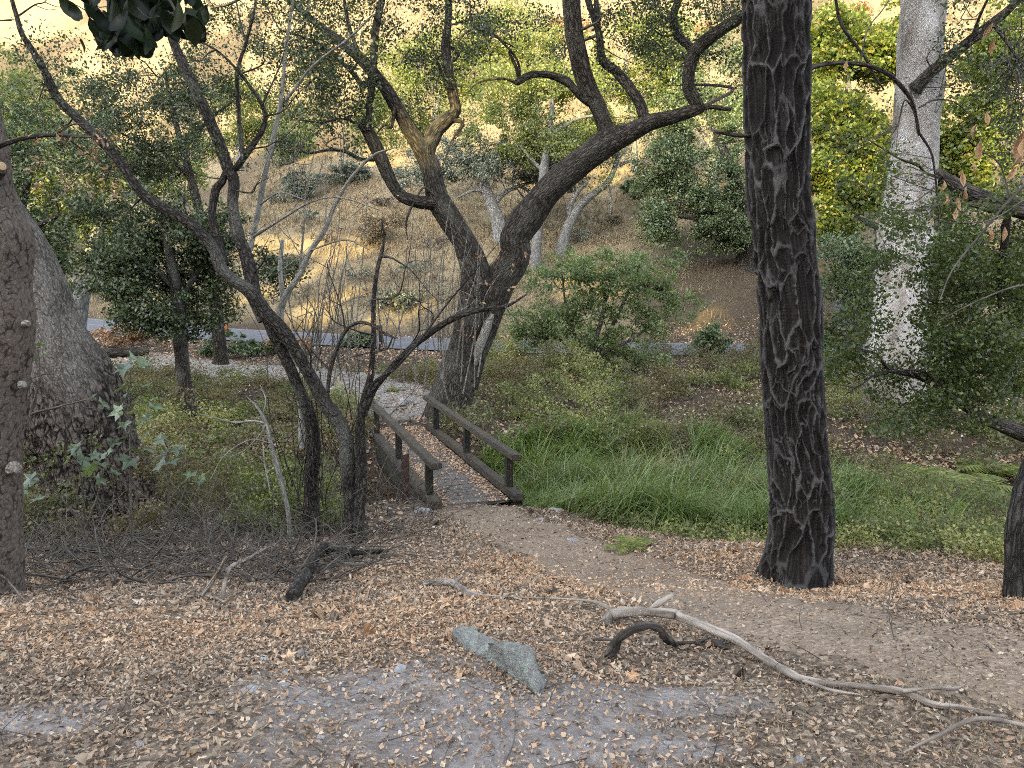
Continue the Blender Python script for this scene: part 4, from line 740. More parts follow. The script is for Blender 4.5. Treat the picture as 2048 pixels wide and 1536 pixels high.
simple_tree('upper_oak', 'lighter green oak high on the slope behind the broken branch end of the dark oak', 30, None, Yj + 9, [([(1430, 420, 22), (1425, 330, 18), (1420, 240, 14), (1415, 160, 9)],), ([(1422, 290, 10), (1370, 220, 7), (1340, 180, 4)], 0, 1)],
            [(1420, 190, 110, 90, 0, 150), (1340, 190, 70, 70, 0, 60), (1480, 260, 70, 90, 0, 60), (1460, 110, 70, 50, 0, 40)], M_SHRUB, B_BLUE, .12, 60, crad=.8)
simple_tree('lime_sycamore', 'bright lime-green sunlit tree between the furrowed trunk and the white trunk', 31, None, 33, [([(1690, 640, 44), (1692, 540, 38), (1700, 440, 30), (1705, 340, 22), (1700, 220, 14), (1690, 120, 8)],), ([(1700, 420, 18), (1640, 340, 12), (1620, 280, 8)], 0, -1), ([(1703, 380, 16), (1760, 320, 12), (1790, 250, 8)], 0, 1), ([(1762, 455, 14), (1720, 440, 12), (1690, 430, 10)], 0, 0)],
            [(1690, 260, 95, 125, 0, 230), (1680, 100, 85, 100, .5, 160), (1650, 340, 60, 60, -1, 70), (1740, 380, 80, 70, -.5, 90), (1930, 250, 100, 120, 1, 190), (1900, 380, 90, 80, 1, 110), (1980, 110, 90, 110, 1, 120), (1770, 90, 50, 90, .5, 70), (1660, 430, 50, 50, -1, 40)], M_LIME, B_WHITE, .14, 56, crad=.62)
simple_tree('shade_tree', 'dark bushy tree low behind the white trunk in deep shade', 32, None, 30, [([(1720, 650, 26), (1715, 600, 22), (1700, 540, 16), (1690, 480, 10)],), ([(1712, 590, 12), (1760, 540, 8), (1790, 500, 5)], 0, 1)],
            [(1690, 530, 70, 60, 0, 90), (1740, 590, 50, 60, 0, 70), (1900, 520, 130, 100, 1, 110), (1600, 560, 50, 50, 0, 30)], M_OAKB, B_OAK, .085, 60, crad=.6)
Yb = ground_at(1185, 745)[1]
simple_tree('spreading_shrub', 'airy many-stemmed green shrub in front of the road right of the dark oak', 33, None, Yb, [([(1186, 748, 12), (1184, 700, 12), (1200, 650, 9), (1210, 600, 7), (1205, 560, 4)],), ([(1188, 720, 10), (1220, 660, 8), (1250, 600, 6), (1275, 550, 3)], 0, .2), ([(1182, 715, 9), (1150, 670, 7), (1130, 600, 5), (1125, 550, 3)], 0, -.2), ([(1140, 710, 7), (1120, 680, 6), (1080, 675, 4)], 0, 0), ([(1190, 715, 8), (1260, 680, 6), (1320, 640, 4)], 0, -.3), ([(1200, 640, 6), (1225, 560, 4), (1240, 520, 2)], 0, .3)],
            [(1120, 590, 105, 85, 0, 105), (1240, 540, 120, 60, 0, 105), (1310, 620, 80, 65, 0, 70), (1180, 660, 160, 50, 0, 60), (1060, 660, 65, 55, 0, 40), (1230, 720, 120, 40, 0, 50)], M_AIRY, B_TWIG, .074, 36, cat='shrub', crad=.38, gap=-.2, r0=.01)
simple_tree('yellow_bush', 'small pale yellow bush on the shaded slope left of the dark oak', 34, None, ground_at(755, 492)[1], [([(755, 494, 6), (754, 475, 5), (752, 450, 3)],)], [(755, 452, 38, 30, 0, 50)], M_STRAW, B_TWIG, .12, 50, cat='bush', crad=.45)
simple_tree('canyon_oak', 'olive green oak on the hill between the two right limbs of the dark oak', 35, None, 50, [([(1270, 330, 14), (1265, 250, 11), (1255, 170, 8), (1250, 110, 5)],), ([(1262, 220, 7), (1310, 150, 5), (1330, 110, 4)], 0, 1)],
            [(1255, 150, 90, 110, 0, 130), (1320, 100, 80, 80, 0, 90), (1060, 110, 90, 90, 2, 90), (1180, 250, 60, 60, 0, 50)], M_OLIVE, B_BLUE, .13, 56, crad=.85)
simple_tree('ridge_oak', 'pale olive oak on the sunlit hill at upper left between the dark leaning stems', 36, None, 58, [([(480, 330, 12), (482, 270, 9), (478, 210, 6)],)],
            [(480, 230, 80, 80, 0, 90), (560, 270, 70, 50, 0, 56), (400, 280, 60, 50, 0, 40)], M_OLIVE, B_BLUE, .14, 56, crad=.9)
for k, (px, py, rx, ry, lm, lab) in enumerate([(600, 372, 46, 34, M_GREY, 'grey-green bush on the slope right of the thin pale stems'), (700, 345, 60, 26, M_GREY, 'low grey brush on the slope under the left limb of the dark oak'), (560, 285, 60, 60, M_SHRUB, 'green bush at the sunlit edge of the slope behind the bent branch'),
                                              (1560, 640, 60, 50, M_OAKB, 'bluish bush low beside the furrowed trunk'), (1640, 690, 40, 40, M_SHRUB, 'leafy bush right of the furrowed trunk near the road'), (430, 690, 60, 34, M_OAKB, 'low dark bush heap by the road behind the small oak'), (720, 680, 40, 20, M_OAKB, 'small green bush at the road edge left of the dark post'),
                                              (1430, 680, 50, 40, M_SHRUB, 'small shrub at the road edge left of the furrowed trunk'), (1270, 380, 34, 22, M_SHRUB, 'small bush on the slope right of the slender pale tree'), (232, 674, 90, 30, M_DEADLEAF, 'brown heap of cut brush by the road at left'), (575, 690, 70, 22, M_DEADLEAF, 'brown leafy brush by the road behind the leaning stems'), (500, 694, 46, 26, M_OAKB, 'dark green low bush by the road left of the leaning stems'), (790, 600, 50, 26, M_GREY, 'dull purple-grey scrub above the road behind the dark oak'), (660, 118, 50, 20, M_DEADLEAF, 'rusty red brush on the bright hill at upper left'), (1130, 62, 70, 24, M_DEADLEAF, 'rusty red brush at the top of the hill left of the big upright limb'), (1690, 22, 60, 20, M_DEADLEAF, 'rusty red brush at the top of the hill right of the furrowed trunk'), (1420, 60, 40, 20, M_DEADLEAF, 'rusty brush at the top of the hill left of the furrowed trunk'), (150, 560, 50, 60, M_OAKB, 'dark bush between the great grey trunk and the road')]):
    p = ground_at(px, py + ry * .8)
    simple_tree('bush', lab, 60 + k, None, p[1], [([(px, py + ry * .85, 6), (px + 3, py + ry * .4, 5), (px - 2, py, 3)],)], [(px, py, rx * .8, ry * .8, 0, 46)], lm, B_TWIG, .0022 * p[1] + .02, 44, cat='bush', crad=max(.25, ry * p[1] / FPX * .45))

for k, (px, py, rx, ry) in enumerate([(620, 430, 30, 14), (800, 440, 36, 16), (880, 486, 40, 16), (1150, 470, 36, 14), (1330, 480, 30, 16), (955, 540, 30, 14), (720, 548, 34, 14), (1055, 432, 26, 12), (580, 520, 34, 12), (830, 540, 40, 18), (1230, 440, 30, 14), (650, 478, 26, 10), (870, 590, 40, 16), (1390, 590, 26, 12), (760, 400, 30, 12), (540, 400, 30, 14)]):
    p = ground_at(px, py + ry * .8)
    simple_tree('scrub', 'small dry grey-brown scrub plant on the shaded grassy slope', 140 + k, None, p[1], [([(px, py + ry * .85, 4), (px + 2, py + ry * .3, 3), (px - 2, py, 2)],)], [(px, py, rx, ry, 0, 22)], (M_GREY, M_STRAW, M_DRYSCRUB)[k % 3], B_TWIG, .0016 * p[1] + .01, 24, cat='scrub', crad=max(.22, ry * p[1] / FPX * .5), group='dry scrub on the shaded slope')
# ------------------------------------------------------------------ the footbridge
def bpt(s, t, z): return (BO[0] + BD[0] * s + BN[0] * t, BO[1] + BD[1] * s + BN[1] * t, DECK_Z + z)
def timber(name, s0, s1, t0, t1, z0, z1, mat, parent, bev=0.012, wob=0.004, seed=0):
    bm = bmesh.new(); bmesh.ops.create_cube(bm, size=1)
    for v in bm.verts: v.co = Vector(((v.co.x + .5) * (s1 - s0) + s0, (v.co.y + .5) * (t1 - t0) + t0, (v.co.z + .5) * (z1 - z0) + z0))
    bmesh.ops.bevel(bm, geom=list(bm.edges), offset=bev, segments=2, affect='EDGES')
    ax = 0 if (s1 - s0) > (z1 - z0) and (s1 - s0) > (t1 - t0) else (1 if (t1 - t0) > (z1 - z0) else 2)
    L = (s1 - s0, t1 - t0, z1 - z0)[ax]; k = max(2, int(L / .18)); lo = (s0, t0, z0)[ax]
    for i in range(1, k):
        no = [0, 0, 0]; no[ax] = 1; co = [0, 0, 0]; co[ax] = lo + L * i / k
        bmesh.ops.bisect_plane(bm, geom=bm.verts[:] + bm.edges[:] + bm.faces[:], plane_co=co, plane_no=no)
    g = np.array([v.co for v in bm.verts]); d = np.stack([vnoise(g * 3.1, seed + q) for q in range(3)], -1) * wob + np.stack([vnoise(g * 14, seed + q + 5) for q in range(3)], -1) * wob * .5
    for v, e in zip(bm.verts, d):
        c = v.co + Vector(e); v.co = Vector(bpt(c.x, c.y, c.z))
    bmesh.ops.recalc_face_normals(bm, faces=bm.faces)
    me = bpy.data.meshes.new(name); bm.to_mesh(me); bm.free(); me.materials.append(mat)
    o = bpy.data.objects.new(name, me); COL.objects.link(o); o.parent = parent; o.matrix_parent_inverse = Matrix.Translation(-Vector(parent.location)); return o
def wood_mat(name, c0, c1, moss, amt, along=(1.2, 14, 14)):
    m = N(name); P = m.n('Mapping', {'Vector': m.pos(), 'Rotation': (0, 0, -(math.pi / 2 + BA)), 'Scale': along}).outputs[0]
    gr = m.noise(P, 4.0, 6, .7); big = m.noise(m.pos(), 2.6, 5, .65); c = m.mix(gr, c0, c1); rn = m.n('ObjectInfo').outputs['Random']; c = m.mix(m.math('MULTIPLY', rn, .45), c, tuple(q * .45 for q in c0))
    c = m.mix(m.math('MULTIPLY', m.ramp(big, [(.42, (0, 0, 0)), (.62, (1, 1, 1))]), amt), c, moss)
    sp = m.noise(m.pos(), 55, 2); c = m.mix(m.math('MULTIPLY', m.ramp(sp, [(.62, (0, 0, 0)), (.7, (1, 1, 1))]), .35), c, (0.26, 0.25, 0.22))
    return m.surf(c, .88, m.bump(gr, .5, .008), .2)
M_RAIL = wood_mat('weathered_rail_wood', (0.026, 0.022, 0.020), (0.075, 0.064, 0.056), (0.085, 0.070, 0.040), .5)
M_POST = wood_mat('dark_post_wood', (0.010, 0.009, 0.009), (0.032, 0.030, 0.028), (0.042, 0.042, 0.024), .5, (14, 14, 1.2))
M_DECK = wood_mat('deck_wood', (0.082, 0.072, 0.066), (0.175, 0.157, 0.146), (0.145, 0.125, 0.108), .5, (14, 1.2, 14))
br = root('footbridge', bpt(0, 0, 0), 'low dark timber footbridge with two plank handrails crossing the creek bed', 'bridge')
pw = .196
for k in range(30): timber('deck_plank', -.02 + k * pw, -.02 + k * pw + pw - .007, -.56, .53, -.06, 0 + .003 * (k % 3), M_DECK, br, .006, .004, k)
for sgn, tc in ((-1, -.64), (1, .62)):
    timber('kerb_timber', -.22, 5.6, tc - .085, tc + .085, .002, .115, M_RAIL, br, .014, .006, 40 + sgn)
    timber('side_beam', -.16, 5.75, tc - .06 + sgn * .02, tc + .06 + sgn * .02, -.36, -.002, M_POST, br, .01, .005, 44 + sgn)
    for k, s in enumerate((.24, 2.60, 4.95)): timber('post', s - .065, s + .065, tc - .052, tc + .052, .112, .60, M_POST, br, .010, .004, 50 + k + sgn * 5)
    r = timber('handrail', -.26 if sgn < 0 else -.16, 5.9, tc - .078, tc + .078, .600, .695, M_RAIL, br, .014, .007, 60 + sgn)
timber('crossbeam', .05, .25, -.9, .9, -.62, -.365, M_POST, br, .02, .01, 71); timber('crossbeam', 5.3, 5.5, -.9, .9, -.62, -.365, M_POST, br, .02, .01, 72)
M_RUST = N('rusty_iron'); c = M_RUST.mix(M_RUST.noise(M_RUST.pos(), 25, 5), (0.022, 0.015, 0.013), (0.075, 0.043, 0.034)); M_RUST = M_RUST.surf(c, .75, None, .3)
hp = timber('iron_hasp', .168, .175, .585, .655, .40, .52, M_RUST, br, .002, 0, 3); hq = timber('hasp_pin', .150, .168, .612, .624, .44, .485, M_DECK, br, .002, 0, 3)
# the rusty angle-iron stake by the left kerb
def stake(px, py0, py1, Y, name, label, mat, wpx, holes=True):
    a = at(px, py0, Y); top = at(px, py1, Y)[2]; w = wpx * Y / FPX; g0 = H(a[0], a[1]); o = root(name, (a[0], a[1], g0), label, 'post'); bm = bmesh.new(); t = w * .16
    prof = [(-w * .55, 0), (w * .45, 0.0), (w * .45, w * .8), (w * .45 - t, w * .8), (w * .45 - t, t), (-w * .55, t)]
    lo = [bm.verts.new((x, y, min(g0, a[2]) - .25)) for x, y in prof]; mid = None; hi = [bm.verts.new((x + .012, y, top + (0.012 if k in (1, 2, 3) else 0))) for k, (x, y) in enumerate(prof)]
    for i in range(6): bm.faces.new((lo[i], lo[(i + 1) % 6], hi[(i + 1) % 6], hi[i]))
    bm.faces.new(hi); bm.faces.new(lo[::-1])
    for v in bm.verts: v.co += Vector((a[0], a[1], 0))
    bmesh.ops.recalc_face_normals(bm, faces=bm.faces); me = bpy.data.meshes.new('shaft'); bm.to_mesh(me); bm.free(); me.materials.append(mat)
    ob = bpy.data.objects.new('shaft', me); COL.objects.link(ob); ob.parent = o; ob.matrix_parent_inverse = Matrix.Translation(-Vector(o.location))
    for fr in (.25, .5, .78):
        b = Buf(); z = g0 + (top - g0) * fr; tube(b, spline(np.array([[a[0] + w * .1, a[1] - .012, z, w * .16], [a[0] + w * .1, a[1] + .002, z, w * .16]]), .01), 8, 0); b.build('bolt', mat, ob)
    return o
stake(811, 1030, 910, 11.1, 'rusty_post', 'rusty angle-iron stake standing at the near left corner of the footbridge', M_RUST, 15)
# dark marker post by the road
M_MARK = wood_mat('marker_wood', (0.012, 0.011, 0.010), (0.035, 0.032, 0.03), (0.05, 0.04, 0.03), .3, (14, 14, 1.2))
p = ground_at(762, 702); k = p[1] / FPX; mk = root('marker_post', p, 'short dark wooden marker post with a cap beside the road', 'post')
def boxpart(name, c, sz, mat, parent, bev=.01):
    bm = bmesh.new(); bmesh.ops.create_cube(bm, size=1)
    for v in bm.verts: v.co = Vector((v.co.x * sz[0] + c[0], v.co.y * sz[1] + c[1], v.co.z * sz[2] + c[2]))
    bmesh.ops.bevel(bm, geom=list(bm.edges), offset=bev, segments=2, affect='EDGES'); me = bpy.data.meshes.new(name); bm.to_mesh(me); bm.free(); me.materials.append(mat)
    o = bpy.data.objects.new(name, me); COL.objects.link(o); o.parent = parent; o.matrix_parent_inverse = Matrix.Translation(-Vector(parent.location)); return o
hh = at(762, 650, p[1])[2] - p[2]
boxpart('shaft', (p[0], p[1], p[2] + hh / 2 - .1), (7 * k, 7 * k, hh + .1), M_MARK, mk); boxpart('cap', (p[0] - 3 * k, p[1] - .02, p[2] + hh * .90), (12 * k, 5 * k, 9 * k), M_MARK, mk)

# ------------------------------------------------------------------ fallen wood
def lie(pts, lift=0.4):
    """a stick on the ground: photo pixels give the place, the ground gives the height"""
    out = []
    for q in pts:
        e = q[3] if len(q) > 3 else 0; p = ground_at(q[0], q[1] + q[2] * .35, dz=e); r = q[2] / 2 * p[1] / FPX; out.append([p[0], p[1], H(p[0], p[1]) + r * lift * 1.1 + .012 + e, r])
    return np.array(out)
def fallen(name, label, mat, limbs, cat='branch', rough=.12, seed=0, group=None, kids=None):
    t = Tree(seed + 200)
    for l in limbs: t.add(lie(l, .7) if len(l[0]) < 5 else np.array(l), rough=rough, lump=.3)
    o = root(name, (*t.sk[0][0, :2], H(*t.sk[0][0, :2])), label, cat, group); t.wood.build('stem', mat, o, True)
    if kids:
        for q_, l in enumerate(kids): t2 = Tree(seed + 300 + q_); t2.add(lie(l, .7), rough=rough, lump=.3); t2.wood.build('side_twig', mat, o, True)
    return o
fallen('fallen_branch', 'long pale bleached fallen branch lying across the lower right of the trail edge', B_DRIFT,
       [[(1212, 1248, 17, .0), (1222, 1236, 23, .02), (1259, 1228, 18, .06), (1314, 1229, 18, .07), (1350, 1233, 22, .05), (1364, 1240, 18, .05), (1424, 1263, 17, .05), (1474, 1286, 17, .03), (1524, 1319, 17, .02), (1584, 1356, 19), (1600, 1362, 14), (1649, 1371, 13), (1724, 1379, 13), (1804, 1389, 14), (1864, 1414, 12), (1924, 1421, 11), (2004, 1441, 6)]],
       kids=[[(1806, 1388, 9, .02), (1830, 1384, 8, .03), (1874, 1382, 8, .03), (1905, 1384, 8, .02), (1924, 1379, 4, .02)], [(1296, 1228, 10, .06), (1310, 1216, 12, .10), (1326, 1205, 12, .12), (1343, 1196, 9, .14), (1352, 1190, 3, .15)], [(1308, 1216, 6, .09), (1305, 1205, 5, .13), (1300, 1200, 2, .14)],
                                 [(1240, 1228, 8, .05), (1222, 1222, 8, .04), (1199, 1212, 8, .03), (1180, 1206, 6, .02), (1124, 1202, 4, .02), (1060, 1199, 3.5, .01), (1024, 1198, 3, .01), (960, 1194, 2.5, .01)], [(1600, 1364, 7), (1660, 1385, 7), (1720, 1395, 3)]], seed=1, rough=.18)
fallen('fallen_stick', 'thin grey stick arching into the lower right corner of the ground', B_DRIFT, [[(1806, 1512, 5), (1840, 1494, 7, .03), (1880, 1476, 8, .06), (1934, 1448, 9, .09), (1966, 1444, 10, .09), (2005, 1448, 10, .07), (2060, 1460, 9, .03), (2140, 1480, 8)]], seed=2)
fallen('arched_root', 'dark arched piece of old wood standing out of the leaves below the bleached branch', B_DARKW, [[(1214, 1318, 13), (1226, 1300, 26, .02), (1242, 1280, 19, .09), (1262, 1266, 17, .13), (1294, 1256, 18, .16), (1317, 1263, 17, .14), (1334, 1283, 15, .07), (1352, 1296, 11, .0)], [(1350, 1293, 8), (1380, 1290, 7, .01), (1405, 1292, 8), (1425, 1290, 11), (1440, 1296, 13), (1458, 1300, 6)]],
       kids=[[(1240, 1286, 9, .06), (1215, 1285, 6, .04), (1186, 1284, 4, .02)], [(1395, 1292, 6), (1420, 1280, 3, .05)], [(1228, 1300, 10, .02), (1236, 1314, 9, .0), (1246, 1322, 4)], [(1430, 1292, 8), (1446, 1286, 6, .02), (1452, 1280, 3, .03)]], seed=3, rough=.38)
fallen('forked_stick', 'short knobbly forked grey stick on the leaves left of the trail middle', B_DRIFT, [[(848, 1171, 13), (868, 1169, 13), (900, 1167, 14, .01), (918, 1178, 15), (938, 1192, 14), (965, 1194, 6)]], kids=[[(908, 1168, 8, .02), (918, 1161, 7, .05), (924, 1156, 4, .06)]], seed=4, rough=.2)
fallen('fallen_log', 'crooked fallen limb with flaky bark in front of the many-stemmed tree', B_LICH, [[(585, 1196, 26), (597, 1176, 26, .02), (612, 1152, 23, .05), (630, 1122, 20, .09), (650, 1097, 17, .12), (668, 1100, 16, .12), (690, 1106, 14, .08), (720, 1108, 11, .05), (775, 1104, 7, .02)]], kids=[[(652, 1104, 8, .09), (676, 1124, 7, .06), (705, 1132, 6, .04), (738, 1131, 4, .02)], [(605, 1160, 8), (590, 1148, 8, .05), (584, 1144, 5, .07)]], seed=5, rough=.16)
fallen('dead_branch', 'upright broken grey branch in the dead brush left of the flaky fallen limb', B_DRIFT, [[(402, 1196, 9), (418, 1176, 9, .06), (436, 1150, 8, .16), (452, 1118, 5, .30)], [(446, 1198, 10), (452, 1160, 9, .12), (462, 1138, 8, .18), (500, 1118, 6, .2), (530, 1100, 4, .22), (548, 1094, 2, .22)]], kids=[[(402, 1194, 6), (430, 1199, 6), (450, 1208, 4)]], seed=6, rough=.2)
fallen('brush_stick', 'long dark stick lying in the brush beside the left edge trunk', B_DARKW, [[(40, 1104, 6), (90, 1102, 7, .02), (150, 1105, 7, .03), (200, 1106, 5, .02), (260, 1120, 3, .01)], [(118, 1098, 10, .05), (132, 1100, 12, .08), (148, 1116, 11, .05), (165, 1132, 7, .01)]], seed=7, rough=.2)
fallen('leaning_stick', 'pale thin stick leaning on the foot of the left edge trunk', B_DRIFT, [[(-30, 1140, 5, .28), (5, 1158, 5, .18), (28, 1180, 5, .08), (50, 1204, 4, .0)]], seed=8)
t = Tree(209); t.limb([(577, 1030, 9), (568, 985, 9), (556, 940, 10), (543, 892, 9), (534, 850, 8), (528, 838, 7), (515, 815, 5), (492, 792, 2)], 8.3, 8.4, sink=.3); t.limb([(531, 846, 5), (505, 842, 5), (470, 845, 4), (440, 838, 3), (400, 828, 2)], 8.38, 8.6); t.limb([(531, 850, 4), (520, 870, 3), (490, 900, 3), (460, 915, 2)], 8.36, 8.3); t.limb([(525, 830, 3), (532, 800, 3), (520, 770, 2)], 8.4, 8.5); t.limb([(540, 886, 3), (500, 880, 3), (450, 910, 2), (420, 960, 1.5)], 8.3, 8.2); t.limb([(540, 980, 3), (530, 930, 3), (525, 880, 2)], 8.2, 8.3)
finish(t, 'dead_sapling', 'bleached bare dead stem standing in the brambles left of the multi-stemmed tree', 'sapling', B_PALE)
# felled log and stump by the road
p0 = ground_at(196, 718); L_ = np.array([[p0[0], p0[1], p0[2] + .17, .19], [p0[0] + .7, p0[1] + .25, p0[2] + .2, .18], [p0[0] + 1.5, p0[1] + .6, p0[2] + .22, .16]])
M_RED = N('fresh_cut_wood'); cc_ = M_RED.mix(M_RED.noise(M_RED.pos(), 9, 4), (0.30, 0.085, 0.025), (0.52, 0.21, 0.08)); M_RED = M_RED.surf(cc_, .8)
o = root('felled_log', p0, 'felled log with an orange sawn end beside the great grey trunk', 'log'); b = Buf(); tube(b, spline(L_, .05), 20, .08, 4, .5, True); b.build('bark', B_OAK, o, True)
b = Buf(); a = L_[0, :3]; d_ = (L_[0, :3] - L_[1, :3]); d_ /= np.linalg.norm(d_); tube(b, spline(np.array([[*(a + d_ * .0), .165], [*(a + d_ * .02), .160]]), .01), 20, .05, 6); b.build('sawn_end', M_RED, o)
p0 = ground_at(450, 676); o = root('stump', p0, 'small stump with an orange split face at the far road edge', 'stump'); b = Buf(); k = p0[1] / FPX; tube(b, spline(np.array([[p0[0], p0[1], p0[2] - .1, 8 * k], [p0[0] + 2 * k, p0[1], p0[2] + 14 * k, 6 * k], [p0[0] + 3 * k, p0[1], p0[2] + 30 * k, 4 * k]]), .05), 12, .2, 3); b.build('wood', B_OAK, o, True)
b = Buf(); tube(b, spline(np.array([[p0[0] + 2 * k, p0[1] - 5.5 * k, p0[2] + 6 * k, 3 * k], [p0[0] + 3 * k, p0[1] - 4 * k, p0[2] + 20 * k, 4 * k], [p0[0] + 4 * k, p0[1] - 2 * k, p0[2] + 30 * k, 1.5 * k]]), .05), 10, .2, 5); b.build('split_face', M_RED, o, True)

# ------------------------------------------------------------------ rocks
def rock_mat(name, a, b_, lich, amt, sc=9):
    m = N(name); P = m.pos(); n1 = m.noise(P, sc, 6, .7); n2_ = m.noise(P, sc * .8, 5, .75); c = m.mix(n1, a, b_)
    c = m.mix(m.math('MULTIPLY', m.ramp(n2_, [(.47, (0, 0, 0)), (.58, (1, 1, 1))]), amt), c, lich); return m.surf(c, .9, m.bump(m.math('ADD', n1, m.noise(P, sc * 6, 4)), .6, .02), .15)
M_ROCK = rock_mat('lichen_rock', (0.07, 0.07, 0.07), (0.27, 0.265, 0.255), (0.25, 0.30, 0.26), .6, 18)
M_STONE = rock_mat('grey_stone', (0.13, 0.13, 0.135), (0.30, 0.295, 0.30), (0.40, 0.39, 0.385), .5, 16)
def hull_buf(hulls, sub, amp, sc, seed):
    bm = bmesh.new()
    for P in hulls:
        vs = [bm.verts.new(tuple(p)) for p in P]; r = bmesh.ops.convex_hull(bm, input=vs); bmesh.ops.delete(bm, geom=[v for v in r['geom_interior'] if isinstance(v, bmesh.types.BMVert)], context='VERTS')
    bmesh.ops.triangulate(bm, faces=bm.faces)
    for _ in range(sub): bmesh.ops.subdivide_edges(bm, edges=bm.edges[:], cuts=1, use_grid_fill=True, smooth=0.04)
    bm.normal_update(); co = np.array([v.co for v in bm.verts]); no = np.array([v.normal for v in bm.verts])
    co = co + no * (amp * fbm(co * sc, seed, 4))[:, None]
    for v, c in zip(bm.verts, co): v.co = c
    return bm
def bm_obj(bm, name, mat, parent=None, smooth=False):
    me = bpy.data.meshes.new(name); bm.to_mesh(me); bm.free(); me.materials.append(mat)
    if smooth: me.polygons.foreach_set('use_smooth', np.ones(len(me.polygons), bool))
    o = bpy.data.objects.new(name, me); COL.objects.link(o)
    if parent: o.parent = parent; o.matrix_parent_inverse = Matrix.Translation(-Vector(parent.location))
    return o
gd = lambda x, y, dz: ground_at(x, y, dz=dz)
def wedge(front, depth, sink=.05):
    P = [gd(*q) for q in front]; B = [p + np.array([.01, depth, 0]) for p in P]
    for p in B: p[2] = min(p[2], H(p[0], p[1]) + .01)
    D = [np.array([p[0], p[1] + .03, H(p[0], p[1]) - sink]) for p in P]; return P + B + D
HULLS = [wedge([(903, 1268, .03), (908, 1256, .06), (920, 1249, .09), (946, 1258, .09), (972, 1275, .08), (996, 1287, .08), (1002, 1300, .05), (955, 1311, .015), (930, 1292, .02)], .12),
         wedge([(975, 1284, .10), (1000, 1284, .12), (1036, 1284, .15), (1060, 1292, .17), (1072, 1305, .16), (1070, 1320, .13), (1048, 1326, .10), (1010, 1312, .07), (985, 1300, .06)], .16),
         wedge([(1004, 1318, .06), (1040, 1326, .10), (1068, 1322, .12), (1079, 1345, .09), (1082, 1372, .04), (1076, 1390, .0), (1056, 1376, .0), (1034, 1352, .02)], .14)]
o = bm_obj(hull_buf(HULLS, 4, .011, 16, 3), 'lichened_rock', M_ROCK); tag(o, 'angular grey rock with green lichen sticking out of the bare dirt', 'rock')
def stone(px, py, wpx, name='stone', label=None, group=None, mat=M_STONE, seed=0, flat=.5, sink=.35, sub=3):
    p = ground_at(px, py); k = wpx / 2 * p[1] / FPX; g = np.random.default_rng(seed + 900); P = g.normal(size=(16, 3)); P /= np.linalg.norm(P, axis=1)[:, None]; P *= np.array([k, k * g.uniform(.7, 1), k * flat]); P += np.array([p[0], p[1], H(p[0], p[1]) + k * flat * (1 - 2 * sink)])
    o = bm_obj(hull_buf([P], sub, k * .06, 1.6 / k, seed), name, mat); tag(o, label, 'stone', group); return o
stone(812, 812, 34, 'boulder', 'pale-topped grey boulder at the far left end of the footbridge', None, M_STONE, 1, .6, .2)
for k, (x, y, w, f, lab) in enumerate([(1075, 1002, 40, .25, 'flat grey slab at the near right end of the footbridge'), (1110, 1022, 36, .3, 'low dark stone edging the trail right of the bridge end'), (1078, 1040, 24, .4, 'small dark stone on the trail edge near the bridge'), (1145, 1082, 30, .3, 'flat stone sunk in the trail edge before the grass'), (845, 1025, 44, .4, 'mossy rock at the foot of the rusty stake'), (785, 1042, 16, .8, 'small pale stone left of the rusty stake'), (1532, 922, 26, .6, 'pale rock in the grass left of the furrowed trunk'), (1690, 990, 30, .6, 'dark rock in the creek bed right of the furrowed trunk'), (1845, 1010, 34, .6, 'dark rock in the creek bed under the ferns'), (1800, 1000, 26, .5, 'small rock in the creek bed left of the ferns')]):
    stone(x, y, w, 'stone', lab, None, M_STONE, 10 + k, f)
for k, (x, y, w, lab) in enumerate([(525, 1322, 30, 'rounded grey stone sunk in the leaves at left'), (600, 1312, 38, 'flat lilac-grey stone right of the rounded stone'), (500, 1384, 44, 'dark rough stone among the leaves beside the short twig'), (570, 1372, 26, 'small dark stone above the short twig'), (572, 1344, 18, 'pale bluish pebble above the short twig'), (603, 1407, 18, 'smooth cream pebble at the end of the short twig'), (655, 1412, 20, 'pale grey pebble right of the cream pebble'), (800, 1340, 36, 'flat grey stone in the dirt left of the lichened rock'), (840, 1333, 34, 'flat grey stone touching the lichened rock'), (760, 1452, 20, 'light lilac pebble in the bare dirt'), (930, 1478, 18, 'grey pebble near the bottom of the bare dirt'), (640, 1476, 22, 'bluish pebble in the leaves near the bottom edge'), (280, 1490, 24, 'bluish-grey stone in the leaves near the bottom left'), (300, 1303, 22, 'small grey stone in the orange leaves at left'), (420, 1430, 22, 'grey pebble between leaves at lower left'), (1425, 1522, 26, 'pale stone at the bottom edge under the dry grass'), (1600, 1520, 26, 'blue-grey stone at the bottom edge right of the pale stone'), (1055, 1455, 16, 'bluish pebble below the lichened rock'), (1130, 1390, 18, 'small stone beside the foot of the lichened rock'), (860, 1253, 20, 'white chip among the leaves left of the lichened rock'), (1335, 1488, 22, 'grey stone in the dirt patch before the dry grass'), (1385, 1500, 20, 'bluish stone in the dirt patch before the dry grass')]):
    stone(x, y, w, 'stone', lab, None, M_STONE, 40 + k, .55, .4, 2)
g = np.random.default_rng(96)
for k in range(110):
    for _ in range(20):
        x, y = g.uniform(440, 1460), g.uniform(1310, 1530); p = ground_at(x, y)
        if dirt_mask(p[0], p[1]) > .25: break
    stone(x, y, g.uniform(5, 13), 'pebble', 'small grey pebble lying in the bare dirt of the foreground', 'pebbles in the foreground dirt', M_STONE, 100 + k, .7, .3, 1)

